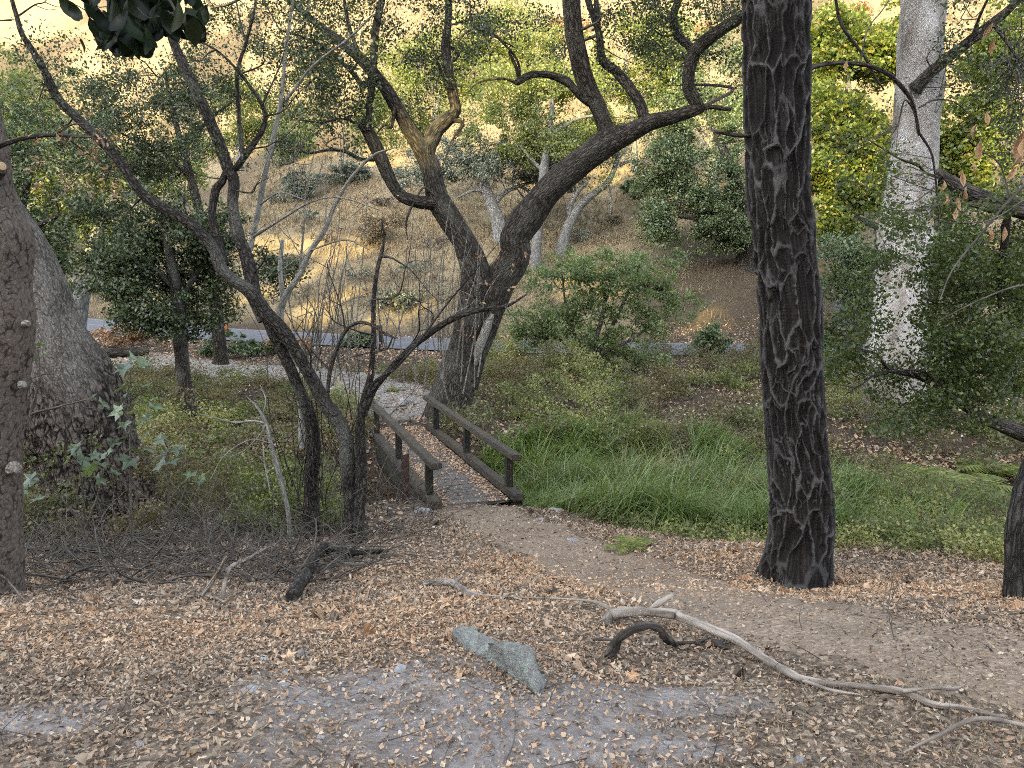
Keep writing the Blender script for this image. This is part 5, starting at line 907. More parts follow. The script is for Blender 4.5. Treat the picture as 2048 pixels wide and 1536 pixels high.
# ------------------------------------------------------------------ leaf litter
def curled(outline_w, n=4, bend=.3, cup=.3, g=None, twist=0):
    """a curled leaf: rows across along the midrib; returns verts and quads, length 1"""
    u = np.linspace(-.5, .5, len(outline_w)); V = []
    for i, (a, w) in enumerate(zip(u, outline_w)):
        for s in (-1, 0, 1): V.append([s * w, a, bend * (a * a * 2 - .2) + cup * abs(s) * w * 1.6 + twist * s * w * a * 2])
    Q = [[i * 3 + j, i * 3 + j + 1, i * 3 + j + 4, i * 3 + j + 3] for i in range(len(outline_w) - 1) for j in range(2)]
    return np.array(V), np.array(Q)
def lobed(g, crumple=.12, lobes=5):
    """a palmate leaf with pointed lobes, crumpled"""
    ang = np.linspace(-2.2, 2.2, lobes) ; pts = []
    for i, a in enumerate(ang):
        L = 1.0 - .22 * abs(i - (lobes - 1) / 2) * .8; pts.append((a, L))
        if i < lobes - 1: pts.append(((a + ang[i + 1]) / 2, .42))
    pts = [(-2.75, .32)] + pts + [(2.75, .32)]
    V = [[0, -.12, 0], [0, .12, .03]] ; V += [[math.sin(a) * L * .62, math.cos(a) * L * .62, g.normal() * crumple + .10 * L * abs(math.sin(a * 2))] for a, L in pts]
    V = np.array(V); V[:, 1] -= .1; n = len(pts); c = np.array([[1, i + 2 + 1, i + 2] for i in range(n - 1)] + [[0, 1, 2], [0, n + 1, 1]])
    return V, c
def scatter(buf, temps, P, g, size, tilt=.5, tint=None, hue=.5, nrm=None):
    """templates with random turn and tilt on points P (n,3)"""
    n = len(P); kind = g.integers(0, len(temps), n); sz = np.broadcast_to(size, (n,)); tint = g.uniform(0, 1, n) if tint is None else tint; hue = np.broadcast_to(hue, (n,))
    for k, (V, F) in enumerate(temps):
        m = kind == k; c = int(m.sum())
        if not c: continue
        z = g.normal(size=(c, 3)) * tilt + [0, 0, 1.0]; z /= np.linalg.norm(z, axis=1)[:, None]; a = g.normal(size=(c, 3)); y = a - z * np.sum(a * z, 1)[:, None]; y /= np.linalg.norm(y, axis=1)[:, None]
        Rm = np.stack([np.cross(y, z), y, z], 1); W_ = P[m][:, None] + np.einsum('ij,njk->nik', V, Rm) * sz[m][:, None, None]
        Fi = (F[None] + (np.arange(c) * len(V))[:, None, None]).reshape(-1, F.shape[1]); t = np.repeat(tint[m], len(F)); h = np.repeat(hue[m], len(F))
        if F.shape[1] == 4: buf.add(W_.reshape(-1, 3), Fi, None, t, h)
        else: buf.add(W_.reshape(-1, 3), None, Fi, t, h)
g = np.random.default_rng(97)
OVAL = [curled(w, 4, b, c, tw) for w, b, c, tw in [([.02, .18, .22, .15, .0], .5, .5, 0), ([.01, .14, .20, .17, .02], -.4, -.5, 0), ([.02, .10, .13, .10, .0], .9, .9, 0), ([.02, .2, .26, .2, .02], .3, -.3, 0), ([.01, .12, .15, .12, .0], .2, .8, 0)] for tw in (0,)] if False else \
       [curled(w, 4, b, c, None, tw) for w, b, c, tw in [([.02, .18, .22, .15, .0], .5, .5, .3), ([.01, .14, .20, .17, .02], -.4, -.5, -.4), ([.02, .10, .13, .10, .0], .9, .9, .2), ([.02, .2, .26, .2, .02], .3, -.3, .6), ([.01, .12, .15, .12, .0], .2, .8, -.2), ([.02, .08, .09, .07, .0], .7, .5, .8)]]
LOBE = [lobed(g, cr_) for cr_ in (.10, .16, .22, .26)]
CHIP = [(LEAF4 * [.7, 1, 1], np.array([[0, 1, 2, 3]])), (LEAF4 * [.35, 1.2, 2], np.array([[0, 1, 2, 3]])), (LEAF4 * [1, .8, 3], np.array([[0, 1, 2, 3]]))]
def in_bridge(x, y): s = (x - BO[0]) * BD[0] + (y - BO[1]) * BD[1]; t_ = (x - BO[0]) * BN[0] + (y - BO[1]) * BN[1]; return (s > -.05) & (s < 5.8) & (np.abs(t_) < .75)
def field(g, y0, y1, dens, side=.84, extra=.8):
    A = side * (y1 ** 2 - y0 ** 2) + 2 * extra * (y1 - y0); n = int(A * dens); y = np.sqrt(g.uniform(y0 ** 2, y1 ** 2, n)); x = g.uniform(-1, 1, n) * (side * y + extra); return x, y
def trail_d(x, y): return dist_poly(x, y, TRAIL)
lit = Buf()
def litter_pass(y0, y1, dens, temps, smin, smax, tilt, lift, trail_keep, dirt_keep):
    x, y = field(g, y0, y1, dens); keep = g.uniform(0, 1, len(x))
    lim = np.ones(len(x)); lim = np.where(trail_d(x, y) < .56 + .14 * n2(x, y, 2, 51), trail_keep, lim); dm_ = dirt_mask(x, y); lim = lim * (1 - dm_ * (1 - dirt_keep))
    yc = np.interp(x, [-12, -5, -1.5, -.3, .6, 2, 4, 9], [8.2, 8.6, 9.3, 12.0, 11.0, 8.8, 7.6, 6.6]); lim = lim * sstep(yc + .9, yc - .3, y + .3 * n2(x, y, 1.2, 52)) * (.55 + .6 * sstep(-.4, .4, n2(x, y, .9, 53)))
    m_ = (keep < lim) & ~in_bridge(x, y); x, y = x[m_], y[m_]; P = on_ground(x, y, 0) + np.stack([0 * x, 0 * x, g.uniform(.3, 1.0, len(x)) * lift], -1)
    hue = np.clip(.5 + .45 * n2(x, y, .55, 54, 3) + g.normal(0, .24, len(x)) + .34 * np.exp(-((y - 4.1) / .75) ** 2) * sstep(.4, -.6, x), 0, 1)
    sz = g.uniform(smin, smax, len(x)); scatter(lit, temps, P, g, sz, tilt, None, hue)
litter_pass(1.9, 4.2, 1800, OVAL, .010, .038, .6, .020, .06, .14); litter_pass(1.9, 4.2, 3200, CHIP, .006, .030, .6, .012, .40, .5); litter_pass(1.9, 4.2, 10, LOBE, .05, .10, .4, .025, .05, .04)
litter_pass(4.2, 7, 800, OVAL, .018, .058, .6, .022, .05, .15); litter_pass(4.2, 7, 1700, CHIP, .008, .036, .6, .012, .42, .4); litter_pass(4.2, 7, 13, LOBE, .06, .11, .5, .03, .04, .05)
litter_pass(7, 12, 480, OVAL, .025, .07, .6, .022, .06, .1); litter_pass(7, 12, 420, CHIP, .02, .055, .5, .01, .5, .3); litter_pass(7, 12, 10, LOBE, .07, .12, .5, .03, .05, .05)
tag(lit.build('leaf_litter', M_LITTER), 'brown and tan dead leaves strewn over the near bank and trail', 'leaf litter', kind='stuff')
gv = Buf(); x, y = field(g, 1.9, 4.2, 620); k_ = g.uniform(0, 1, len(x)) < dirt_mask(x, y) + .05; x, y = x[k_], y[k_]; sz = .005 + .022 * g.beta(1, 5, len(x)); Pg = on_ground(x, y, 0); Pg[:, 2] += sz * .12
OCT = np.array([[1, 0, 0], [0, 1, 0], [-1, 0, 0], [0, -1, 0], [0, 0, .8], [.2, .1, -.8]]) * .5; OF = np.array([[0, 1, 4], [1, 2, 4], [2, 3, 4], [3, 0, 4], [1, 0, 5], [2, 1, 5], [3, 2, 5], [0, 3, 5]])
scatter(gv, [(OCT * [1, .7, .7], OF), (OCT * [.8, 1, .5], OF), (OCT * [1, 1, .8], OF)], Pg, g, sz, .5)
m = N('gravel_chip'); tag(gv.build('gravel', m.surf(m.ramp(m.attr('tint'), [(0, (0.10, 0.09, 0.088)), (.6, (0.24, 0.225, 0.22)), (1, (0.46, 0.44, 0.43))]), .9)), 'small grey gravel chips in the bare dirt', 'gravel', kind='stuff')
# dry leaves collected on the bridge deck, mostly along the right kerb
db = Buf(); n = 5200; s_ = g.uniform(-.1, 5.9, n); t_ = g.uniform(-.52, .5, n); u_ = np.abs((t_ - (-.12 + .10 * np.sin(s_ * 1.3))) / .32) + .35 * n2(s_, t_, 2.2, 55) + .18 * (s_ - 2); k_ = g.uniform(0, 1, n) < sstep(.45, 1.15, u_) + .09
s_, t_ = s_[k_], t_[k_]; scatter(db, CHIP + OVAL[:2], np.stack([BO[0] + BD[0] * s_ + BN[0] * t_, BO[1] + BD[1] * s_ + BN[1] * t_, DECK_Z + g.uniform(.006, .022, len(s_))], -1), g, g.uniform(.025, .07, len(s_)), .35, g.uniform(.45, 1, len(s_)), g.uniform(.6, 1, len(s_)))
tag(db.build('deck_leaves', M_LITTER), 'pale dry leaf litter lying on the footbridge deck', 'leaf litter', kind='stuff')
# far bank: fallen leaves on the ground, road verge and path
fb = Buf(); x, y = field(g, 15, 36, 70); x2, y2 = field(g, 8.5, 16, 130); q2 = (x2 > 3.2) | (y2 > 11.5) | (x2 < -1.5); x = np.concatenate([x, x2[q2]]); y = np.concatenate([y, y2[q2]]); d = rd(x, y); m_ = (np.abs(d) > 2.6) & ~in_bridge(x, y) & (d < 9) & ((dist_poly(x, y, GRAVEL) > 1.1) | (g.uniform(0, 1, len(x)) < .4)); x, y = x[m_], y[m_]; hue = np.clip(.55 + .4 * n2(x, y, .35, 56) + g.normal(0, .2, len(x)), 0, 1)
scatter(fb, CHIP, on_ground(x, y, .02), g, g.uniform(.06, .13, len(x)), .6, None, hue); tag(fb.build('fallen_leaves', M_LITTER), 'dead leaves covering the far bank and the foot of the slope', 'leaf litter', kind='stuff')

# ------------------------------------------------------------------ green sedge in the creek bed
def blades(buf, x, y, g, L, w, lean, seg=3, dirn=None, tint=None, hue=.5, base_dz=-.02):
    n = len(x); B = on_ground(x, y, base_dz); a = g.uniform(0, 2 * np.pi, n) if dirn is None else dirn; D = np.stack([np.cos(a), np.sin(a), 0 * a], -1); Sd = np.stack([-np.sin(a + g.normal(0, .9, n)), np.cos(a), 0 * a], -1); L = np.broadcast_to(L, (n,)); lean = np.broadcast_to(lean, (n,)); rows = []
    for k in range(seg + 1):
        f = k / seg; bend = lean * f ** 1.7; C = B + D * (L * bend)[:, None] * .85 + np.stack([0 * a, 0 * a, L * (f - .62 * lean * f ** 2.4)], -1); ww = w * (1 - .93 * f ** 1.5) / 2
        rows.append(C - Sd * np.reshape(ww, (-1, 1))); rows.append(C + Sd * np.reshape(ww, (-1, 1)))
    V = np.stack(rows, 1); Q = np.array([[2 * k, 2 * k + 1, 2 * k + 3, 2 * k + 2] for k in range(seg)]); Fi = (Q[None] + (np.arange(n) * (2 * seg + 2))[:, None, None]).reshape(-1, 4)
    t = g.uniform(0, 1, n) if tint is None else tint; buf.add(V.reshape(-1, 3), Fi, None, np.repeat(t, seg), np.repeat(np.broadcast_to(hue, (n,)), seg))
g = np.random.default_rng(98); sg = Buf()
tx = g.uniform(-.6, 8.5, 2900); ty = g.uniform(8.4, 17.0, 2900); edge0 = np.interp(tx, [-.6, .1, .5, 1.5, 3, 4, 6, 9], [13.6, 11.6, 11.0, 9.9, 8.9, 8.6, 8.6, 9.2]); edge1 = np.interp(tx, [0, .5, 2, 4, 6, 9], [15.4, 15.8, 16.8, 16.6, 14.0, 11.8])
ok = (ty > edge0) & (ty < edge1) & ~in_bridge(tx, ty) & ((n2(tx, ty, .9, 61) > -.30) | (tx < 1.8)) & ((tx < 4.0) | (g.uniform(0, 1, len(tx)) < .5)); tx, ty = tx[ok], ty[ok]
nb = 26; X = np.repeat(tx, nb) + g.normal(0, .075, len(tx) * nb); Yy = np.repeat(ty, nb) + g.normal(0, .075, len(tx) * nb); L0 = np.repeat(g.uniform(.65, 1.2, len(tx)) * (1 + .35 * n2(tx, ty, .6, 62)), nb); da = np.repeat(g.normal(-.9, 1.1, len(tx)), nb) + g.normal(0, .75, len(tx) * nb)
lim = np.interp(X, [-1, .3, .8, 2], [99, 11.35, 11, 9]); k_ = ~in_bridge(X, Yy); blades(sg, X[k_], Yy[k_], g, (L0 * g.uniform(.5, 1.1, len(X)))[k_], g.uniform(.010, .024, len(X))[k_], g.uniform(.35, 1.35, len(X))[k_], 5, da[k_], np.clip(g.beta(1.6, 1.9, len(X)), 0, 1)[k_], np.clip(np.repeat(.58 + .55 * n2(tx, ty, .8, 94), nb) + g.normal(0, .16, len(X)), 0, 1)[k_])
tag(sg.build('sedge_grass', M_SEDGE), 'long bright green grass arching over the creek bed right of the footbridge', 'grass', kind='stuff')

# ------------------------------------------------------------------ brambles and low undergrowth on both banks
def cover(buf, g, x, y, hmax, per, rad, size, hue, flat=.8, dark=1.0):
    base = on_ground(x, y, 0); base[:, 2] += g.uniform(.05, 1, len(x)) * hmax; P = clump_points(g, base, rad, per, .7); P[:, 2] = np.maximum(P[:, 2], H(P[:, 0], P[:, 1]) + .02); hu = np.clip(np.repeat(hue, int(per * 1.5)) + g.normal(0, .10, len(P)), 0, 1)
    leaves(buf, P, g, size, .62, flat, np.clip(g.beta(2, 2, len(P)), 0, 1) * (dark if np.ndim(dark) == 0 else np.repeat(dark, int(per * 1.5))), hu)
bb = Buf()
FERN_SPOTS = [ground_at(*q) for q in [(1930, 990), (2000, 955), (1870, 965), (1300, 855), (1420, 880)]]
def fern_free(x, y): return np.min([np.hypot(x - f[0], (y - f[1] + .5) * .6) for f in FERN_SPOTS], axis=0) > .8
# left creek and near-left bank
x = g.uniform(-9, -.9, 3400); y = g.uniform(7.6, 13.8, 3400); lo_ = np.interp(x, [-9, -6, -4, -2.2, -1], [8.3, 8.3, 8.4, 9.2, 10.9]); ok = (y > lo_ + .3 * n2(x, y, 1, 63)) & ~in_bridge(x, y) & (n2(x, y, .8, 64) > -.55); x, y = x[ok], y[ok]; bs = (x - BO[0]) * BD[0] + (y - BO[1]) * BD[1]; bt = (x - BO[0]) * BN[0] + (y - BO[1]) * BN[1]; ok = ~((bs > -1.2) & (bs < 3.4) & (bt > -1.9)); x, y = x[ok], y[ok]; cover(bb, g, x, y, np.where(y < 9.2, .34, 1.1) * (1 + .8 * n2(x, y, .9, 93)), 34, .17, .045, np.clip(.46 + .55 * n2(x, y, .7, 65), 0, .74), dark=.62)
# far-left bank up to the gravel
x = g.uniform(-13, -1.5, 3200); y = g.uniform(13.5, 24, 3200); ok = (dist_poly(x, y, GRAVEL) > 1.15) & ~in_bridge(x, y) & (n2(x, y, .6, 66) > -.45) & (np.hypot(x + 2.0, y - 17.2) > 1.2); x, y = x[ok], y[ok]; cover(bb, g, x, y, .34 * (1 + .9 * n2(x, y, .8, 92)), 26, .22, .06, np.clip(.42 + .75 * n2(x, y, .6, 67), 0, 1), dark=.8)
# right far bank behind the grass
x = g.uniform(-1.6, 13, 4600); y = g.uniform(14.6, 27.5, 4600); ok = (n2(x, y, .75, 68) > np.where(x > 3.5, .02, -.30)) & ~in_bridge(x, y) & (np.hypot(x + 1.3, y - 17.8) > .9) & (y > np.interp(x, [-1.6, 1, 4, 6, 13], [15.8, 15, 15.2, 14.6, 14.6])); x, y = x[ok], y[ok]; cover(bb, g, x, y, np.interp(x, [-1, 1, 5, 9], [.7, .95, .55, .5]) * (1 + .9 * n2(x, y, .7, 91)), 26, .25, .062, np.clip(.46 + .75 * n2(x, y, .55, 69) + .38 * np.exp(-((x - .9) / 1.6) ** 2 - ((y - 18.5) / 2.4) ** 2) - .22 * sstep(2.5, 5.5, x), 0, 1), dark=1.0 - .35 * sstep(2, 5, x))
# near edge of the grass on the right
x = g.uniform(.6, 8.5, 1900); y = g.uniform(6.6, 10.4, 1900); c0 = np.interp(x, [.5, 1.5, 3, 4, 6, 9], [10.8, 9.2, 7.9, 7.3, 6.6, 6.4]); ok = (y > c0 + .35 * n2(x, y, 1.1, 70)) & (y < c0 + 2.0) & (np.hypot(x - 2.3, y - 6.2) > .55); x, y = x[ok], y[ok]; cover(bb, g, x, y, np.interp(x, [0, 3, 5, 9], [.10, .2, .3, .4]), 26, .14, .038, np.clip(.58 + .5 * n2(x, y, .9, 71), .1, .9))
x = g.uniform(.6, 6.5, 520); y = g.uniform(9, 15, 520); ok = (n2(x, y, .9, 97) > .05) & (y > np.interp(x, [0, .5, 1.5, 3, 6], [13, 11.5, 10.4, 9.4, 9.0])); x, y = x[ok], y[ok]; cover(bb, g, x, y, .55, 22, .16, .05, np.clip(.6 + .4 * n2(x, y, 1, 98), .2, 1), dark=.9)
x = g.uniform(5.6, 12.5, 900); y = g.uniform(11, 17.5, 900); ok = (n2(x, y, .6, 99) > -.15) & fern_free(x, y); x, y = x[ok], y[ok]; cover(bb, g, x, y, .85 * (1 + .8 * n2(x, y, .7, 100)), 26, .2, .05, np.clip(.40 + .4 * n2(x, y, .6, 101), 0, .75), dark=.65)
x = g.uniform(5, 12, 1500); y = g.uniform(8.6, 15, 1500); ok = (n2(x, y, .7, 72) > -.3) & fern_free(x, y); x, y = x[ok], y[ok]; cover(bb, g, x, y, .3, 24, .2, .05, np.clip(.33 + .42 * n2(x, y, .5, 73), 0, .8))
x = g.uniform(4.0, 9, 520); y = g.uniform(8.6, 12.5, 520); ok = (n2(x, y, .8, 103) > -.2) & fern_free(x, y); x, y = x[ok], y[ok]; cover(bb, g, x, y, .5 * (1 + .7 * n2(x, y, 1, 104)), 26, .17, .045, np.clip(.48 + .4 * n2(x, y, .7, 105), .05, .9), dark=.8)
tag(bb.build('brambles', M_BRAMBLE), 'low brambles and weeds in green, yellow and brown on the creek banks', 'undergrowth', kind='stuff')
# bare dry stems through the undergrowth
tw = Buf()
def dry_stems(n, x0, x1, y0, y1, L0, L1, r, ok=None, up=.6):
    for k in range(n):
        x, y = g.uniform(x0, x1), g.uniform(y0, y1)
        if ok is not None and not ok(x, y): continue
        if in_bridge(np.array(x), np.array(y)): continue
        p = on_ground(np.array(x), np.array(y), -.01); L = g.uniform(L0, L1); d = g.normal(size=3); d[2] = abs(d[2]) * up + .12; d /= np.linalg.norm(d); e = g.normal(size=3) * .35; q = p + d * L * .5 + [0, 0, L * .08]; r_ = p + d * L + e * L * .5; r_[2] = max(r_[2], H(r_[0], r_[1]) + .01)
        tube(tw, spline(np.array([[*p, r], [*q, r * .75], [*r_, r * .35]]), L / 7), 4, 0, k, g.uniform(), False)
dry_stems(950, -6.5, -1.6, 6.9, 9.6, .25, .9, .006, lambda x, y: y > np.interp(x, [-7, -4, -2.4, -1.6], [6.6, 6.7, 7.4, 8.6]), .25)
dry_stems(700, -8, -1, 8.6, 14, .5, 1.6, .006); dry_stems(260, -1.5, 9, 15, 24, .5, 1.4, .008, lambda x, y: np.hypot(x + 1.3, y - 17.8) > .9); dry_stems(160, -12, -2, 14, 24, .5, 1.3, .008); dry_stems(160, 4, 9, 7, 13, .3, .9, .005)
dry_stems(460, -4.6, -1.2, 5.7, 7.8, .10, 1.0, .0055, lambda x, y: n2(x, y, 1.1, 95) > -.35 and y > 5.9 + .4 * n2(x, 0, 1, 96), .16); dry_stems(90, -3.8, -1.5, 5.8, 7.4, .3, .8, .012, None, .12)
dry_stems(260, -2.6, 2.6, 2.1, 5.5, .03, .18, .0024, None, .05); dry_stems(200, -3.5, 3.5, 2.2, 7.0, .08, .30, .003, None, .05)
tag(tw.build('dry_stems', B_TWIG, None, True), 'tangle of dry brown stems and twigs along the creek banks', 'dry brush', kind='stuff')

# ------------------------------------------------------------------ dry grass: on the hill, and the tuft at the lower right
st = Buf(); n = 62000; yy = 33 * np.exp(g.uniform(0, np.log(120 / 33.), n)); xx = g.uniform(-1, 1, n) * (.72 * yy + 2); z_ = zones(xx, yy)[:, 2]; ok = (g.uniform(0, 1, n) < .12 + .88 * z_) & (rd(xx, yy) > 3.0) & (n2(xx, yy, .5, 75) > -.6); xx, yy = xx[ok], yy[ok]
m_ = 4; X = np.repeat(xx, m_) + g.normal(0, .12, len(xx) * m_) * np.repeat(yy / 40, m_); Y_ = np.repeat(yy, m_) + g.normal(0, .12, len(xx) * m_); L = np.repeat(g.uniform(.22, .55, len(xx)) * (1 + .4 * n2(xx, yy, .25, 76)), m_) * g.uniform(.6, 1.1, len(X)); blades(st, X, Y_, g, L * (1 + .3 * (Y_ > 50)), np.repeat(.0011 * yy, m_), g.uniform(.15, .8, len(X)), 1, None, np.clip(np.repeat(.45 + .4 * n2(xx, yy, .2, 77), m_) + g.normal(0, .2, len(X)), 0, 1))
tag(st.build('dry_hill_grass', M_STRAW), 'straw-coloured dry grass covering the hillside', 'dry grass', kind='stuff')
st = Buf(); n = 420; X, Y_ = g.uniform(.85, 2.0, n), g.uniform(2.25, 3.1, n); ok = dirt_mask(X, Y_) < .4; X, Y_ = X[ok], Y_[ok]; blades(st, X, Y_, g, g.uniform(.08, .26, len(X)), .0022, g.uniform(.1, .8, len(X)), 3, None, g.uniform(.5, .85, len(X))); tag(st.build('straw_tuft', M_STRAW), 'thin dry straw stalks at the lower right of the ground', 'dry grass', kind='stuff')

# ------------------------------------------------------------------ ferns
def fern(px, py, size, nf, label, seed, yaw=None):
    g = np.random.default_rng(seed + 700); p = ground_at(px, py); o = root('fern', p, label, 'fern')
    for k in range(nf):
        a = g.uniform(0, 2 * np.pi); L = size * g.uniform(.7, 1.1); D = np.array([math.cos(a), math.sin(a), 0]); Sd = np.array([-math.sin(a), math.cos(a), 0]); b = Buf(); nP = 16; mid = []
        for i in range(nP + 1):
            f = i / nP; mid.append(p + D * L * f * .8 + np.array([0, 0, L * (.75 * f - .62 * f * f)]))
        mid = np.array(mid); tube(b, np.column_stack([mid, np.linspace(.006, .0015, nP + 1)]), 4, 0, k, .3, False)
        for i in range(2, nP):
            f = i / nP; w = L * .27 * math.sin(math.pi * min(1, f * .9 + .12)) ** .8; c = mid[i]; T_ = mid[i] - mid[i - 1]; T_ /= np.linalg.norm(T_)
            for s in (-1, 1):
                tip = c + Sd * s * w + T_ * w * .35 - np.array([0, 0, w * .15]); h = T_ * L / nP * .42; b.add([c - h, c + h, tip + h * .15, tip - h * .15], [[0, 1, 2, 3]], None, g.uniform(0, .9))
        b.build('frond', M_FERN, o)
    return o
for k, (x, y, s, n, lab) in enumerate([(1930, 990, 1.25, 18, 'yellowing bracken fern at the right below the dark leafy branches'), (2000, 955, 1.2, 14, 'bracken fern behind the slim leaning trunk'), (1870, 965, 1.0, 12, 'bracken fern left of the yellowing fern at right'), (1050, 835, .6, 8, 'small bright fern behind the right handrail'), (1300, 855, .6, 8, 'fern at the back edge of the green grass'), (1420, 880, .7, 9, 'fern in the green grass left of the furrowed trunk'),
                                         (790, 782, .5, 6, 'fern beside the boulder at the far end of the footbridge'), (640, 1000, .5, 6, 'fern at the foot of the leaning stems'), (560, 930, .6, 7, 'fern in the brambles left of the leaning stems'), (1260, 1100, .45, 7, 'small fern at the near edge of the grass'), (440, 830, .6, 7, 'fern beside the small oak trunk'), (1170, 720, .7, 7, 'yellow-green fern under the airy shrub')]): fern(x, y, s, n, lab, k)

# ------------------------------------------------------------------ sycamore saplings with big lobed leaves
def sapling(label, base, tops, Y, seed, size):
    g = np.random.default_rng(seed + 800); t = Tree(seed + 400); lf = Buf(); LB = [lobed(g, .04) for _ in range(4)]
    for top, lv in tops:
        S = t.limb([(base[0], base[1], 5), (base[0] * .5 + top[0] * .5 + g.normal(0, 6), base[1] * .5 + top[1] * .5, 4), (top[0], top[1], 2)], Y, Y + g.uniform(-.2, .1), rough=0, lump=0, sink=.1)
        for (dx, dy, w) in lv:
            a = at(dx, dy, Y + g.uniform(-.35, .1)); k = np.argmin(np.abs(spline(S, .03)[:, 2] - a[2])); s0 = spline(S, .03)[k, :3]; tube(t.twig, spline(np.array([[*s0, .003], [*(s0 * .5 + a * .5 + np.array([0, 0, .03])), .002], [*a, .0015]]), .03), 4, 0, k, .5, False)
            V, F = LB[g.integers(4)]; out = a - s0; out[2] = 0; out /= np.linalg.norm(out) + 1e-6; y_ = out * .85 + np.array([0, -.25, -.28]) + g.normal(0, .30, 3); y_ /= np.linalg.norm(y_); z_ = np.array([g.normal(0, .5), -.35 + g.normal(0, .4), .8]); z_ -= y_ * (z_ @ y_); z_ /= np.linalg.norm(z_); Rm = np.stack([np.cross(y_, z_), y_, z_]); k_ = w * .86 * g.uniform(.7, 1.1) * Y / FPX
            lf.add(a + (V @ Rm) * k_, None, F, g.uniform(0, 1))
    return finish(t, 'sapling', label, 'sapling', B_TWIG, lf, M_SAP, base=at(*base, Y))
sapling('tall sycamore seedling with big pale green lobed leaves before the great grey trunk', (262, 1060), [((262, 715), [(275, 722, 62), (248, 738, 60), (290, 730, 60), (240, 778, 52), (285, 772, 58), (255, 790, 50), (245, 812, 60), (300, 800, 62), (275, 822, 66), (310, 815, 56), (235, 825, 58), (292, 838, 58), (250, 850, 50), (268, 860, 50), (240, 880, 60), (290, 872, 52), (225, 888, 54), (275, 905, 64), (300, 900, 48), (255, 925, 60), (320, 880, 50), (330, 908, 46)])], 6.9, 1, 1)
sapling('leafy sycamore sprout at the foot of the great grey trunk', (170, 1060), [((150, 895), [(150, 895, 56), (165, 918, 70), (190, 912, 40), (135, 920, 48), (205, 930, 44)]), ((215, 905), [(195, 895, 40), (212, 910, 50), (180, 940, 60), (230, 945, 44), (200, 960, 54)]), ((60, 930), [(55, 925, 60), (62, 960, 64), (45, 980, 50), (75, 1000, 50)])], 6.9, 2, 1)
sapling('small sycamore sprout right of the tall seedling', (340, 1040), [((332, 900), [(330, 905, 54), (345, 925, 56), (320, 930, 48), (355, 900, 40)]), ((385, 950), [(380, 950, 44), (398, 965, 40), (370, 962, 40), (405, 955, 34)])], 7.0, 3, 1)
sapling('thin sycamore sprig with pale leaves beside the knots of the edge trunk', (60, 830), [((76, 690), [(80, 690, 46), (64, 715, 44), (92, 705, 34)]), ((190, 795), [(185, 795, 46), (205, 808, 52), (230, 820, 44)])], 6.6, 4, 1)

# ------------------------------------------------------------------ oak spray hanging close overhead at top left, dry leaf spray at right
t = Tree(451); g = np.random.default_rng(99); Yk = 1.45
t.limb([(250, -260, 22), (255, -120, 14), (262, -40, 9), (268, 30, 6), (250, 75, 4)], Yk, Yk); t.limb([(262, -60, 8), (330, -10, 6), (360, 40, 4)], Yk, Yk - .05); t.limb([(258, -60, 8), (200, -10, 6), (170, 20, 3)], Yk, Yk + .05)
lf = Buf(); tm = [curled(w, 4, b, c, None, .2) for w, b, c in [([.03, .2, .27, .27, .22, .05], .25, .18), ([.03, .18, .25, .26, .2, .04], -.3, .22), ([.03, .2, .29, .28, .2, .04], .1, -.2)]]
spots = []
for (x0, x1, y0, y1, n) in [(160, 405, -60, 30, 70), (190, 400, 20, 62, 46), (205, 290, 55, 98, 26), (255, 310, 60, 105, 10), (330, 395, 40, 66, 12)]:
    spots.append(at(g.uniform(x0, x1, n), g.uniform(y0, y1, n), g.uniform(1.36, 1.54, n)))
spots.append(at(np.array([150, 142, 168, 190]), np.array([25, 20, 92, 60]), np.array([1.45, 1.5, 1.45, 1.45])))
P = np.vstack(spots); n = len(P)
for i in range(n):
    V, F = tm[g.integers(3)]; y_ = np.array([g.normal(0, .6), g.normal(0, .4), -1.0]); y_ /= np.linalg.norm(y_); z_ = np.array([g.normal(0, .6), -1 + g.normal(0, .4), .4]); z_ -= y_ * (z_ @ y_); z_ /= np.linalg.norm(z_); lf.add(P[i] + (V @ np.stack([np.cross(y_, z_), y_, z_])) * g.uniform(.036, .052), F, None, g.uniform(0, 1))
t.grow_twigs(P[::4], .002, .0008, 0); o = finish(t, 'hanging_oak_spray', 'shade-dark oval oak leaves hanging close overhead at the top left corner', 'branch', B_TWIG, None, None, base=at(250, -260, Yk)); lf.build('leaves', M_NEAR, o, True)
t = Tree(452); Yk = 3.0
t.limb([(2250, 250, 9), (2100, 330, 7), (2020, 400, 5), (1960, 470, 4), (1905, 540, 3), (1880, 600, 2)], 3.2, 2.9, rough=0, lump=0); t.limb([(2250, 300, 6), (2110, 360, 4), (2048, 400, 3), (1980, 440, 2.5), (1900, 445, 2), (1850, 430, 1.4)], 3.1, 2.9, rough=0, lump=0); t.limb([(2200, 560, 6), (2048, 570, 4), (1960, 600, 3), (1880, 640, 2)], 3.1, 2.9, rough=0, lump=0); t.limb([(2020, 400, 4), (2000, 330, 3), (1960, 300, 2), (1930, 270, 1.5)], 3.1, 3.0, rough=0, lump=0); t.limb([(2100, 330, 5), (2060, 250, 3), (2040, 180, 2), (2010, 100, 1.5)], 3.1, 3.1, rough=0, lump=0)
lf = Buf(); tm = [curled([.02, .12, .17, .12, .0], 4, b, c, None, tw_) for b, c, tw_ in [(.5, .9, .8), (-.5, .8, -.9), (.3, 1.2, .5)]]
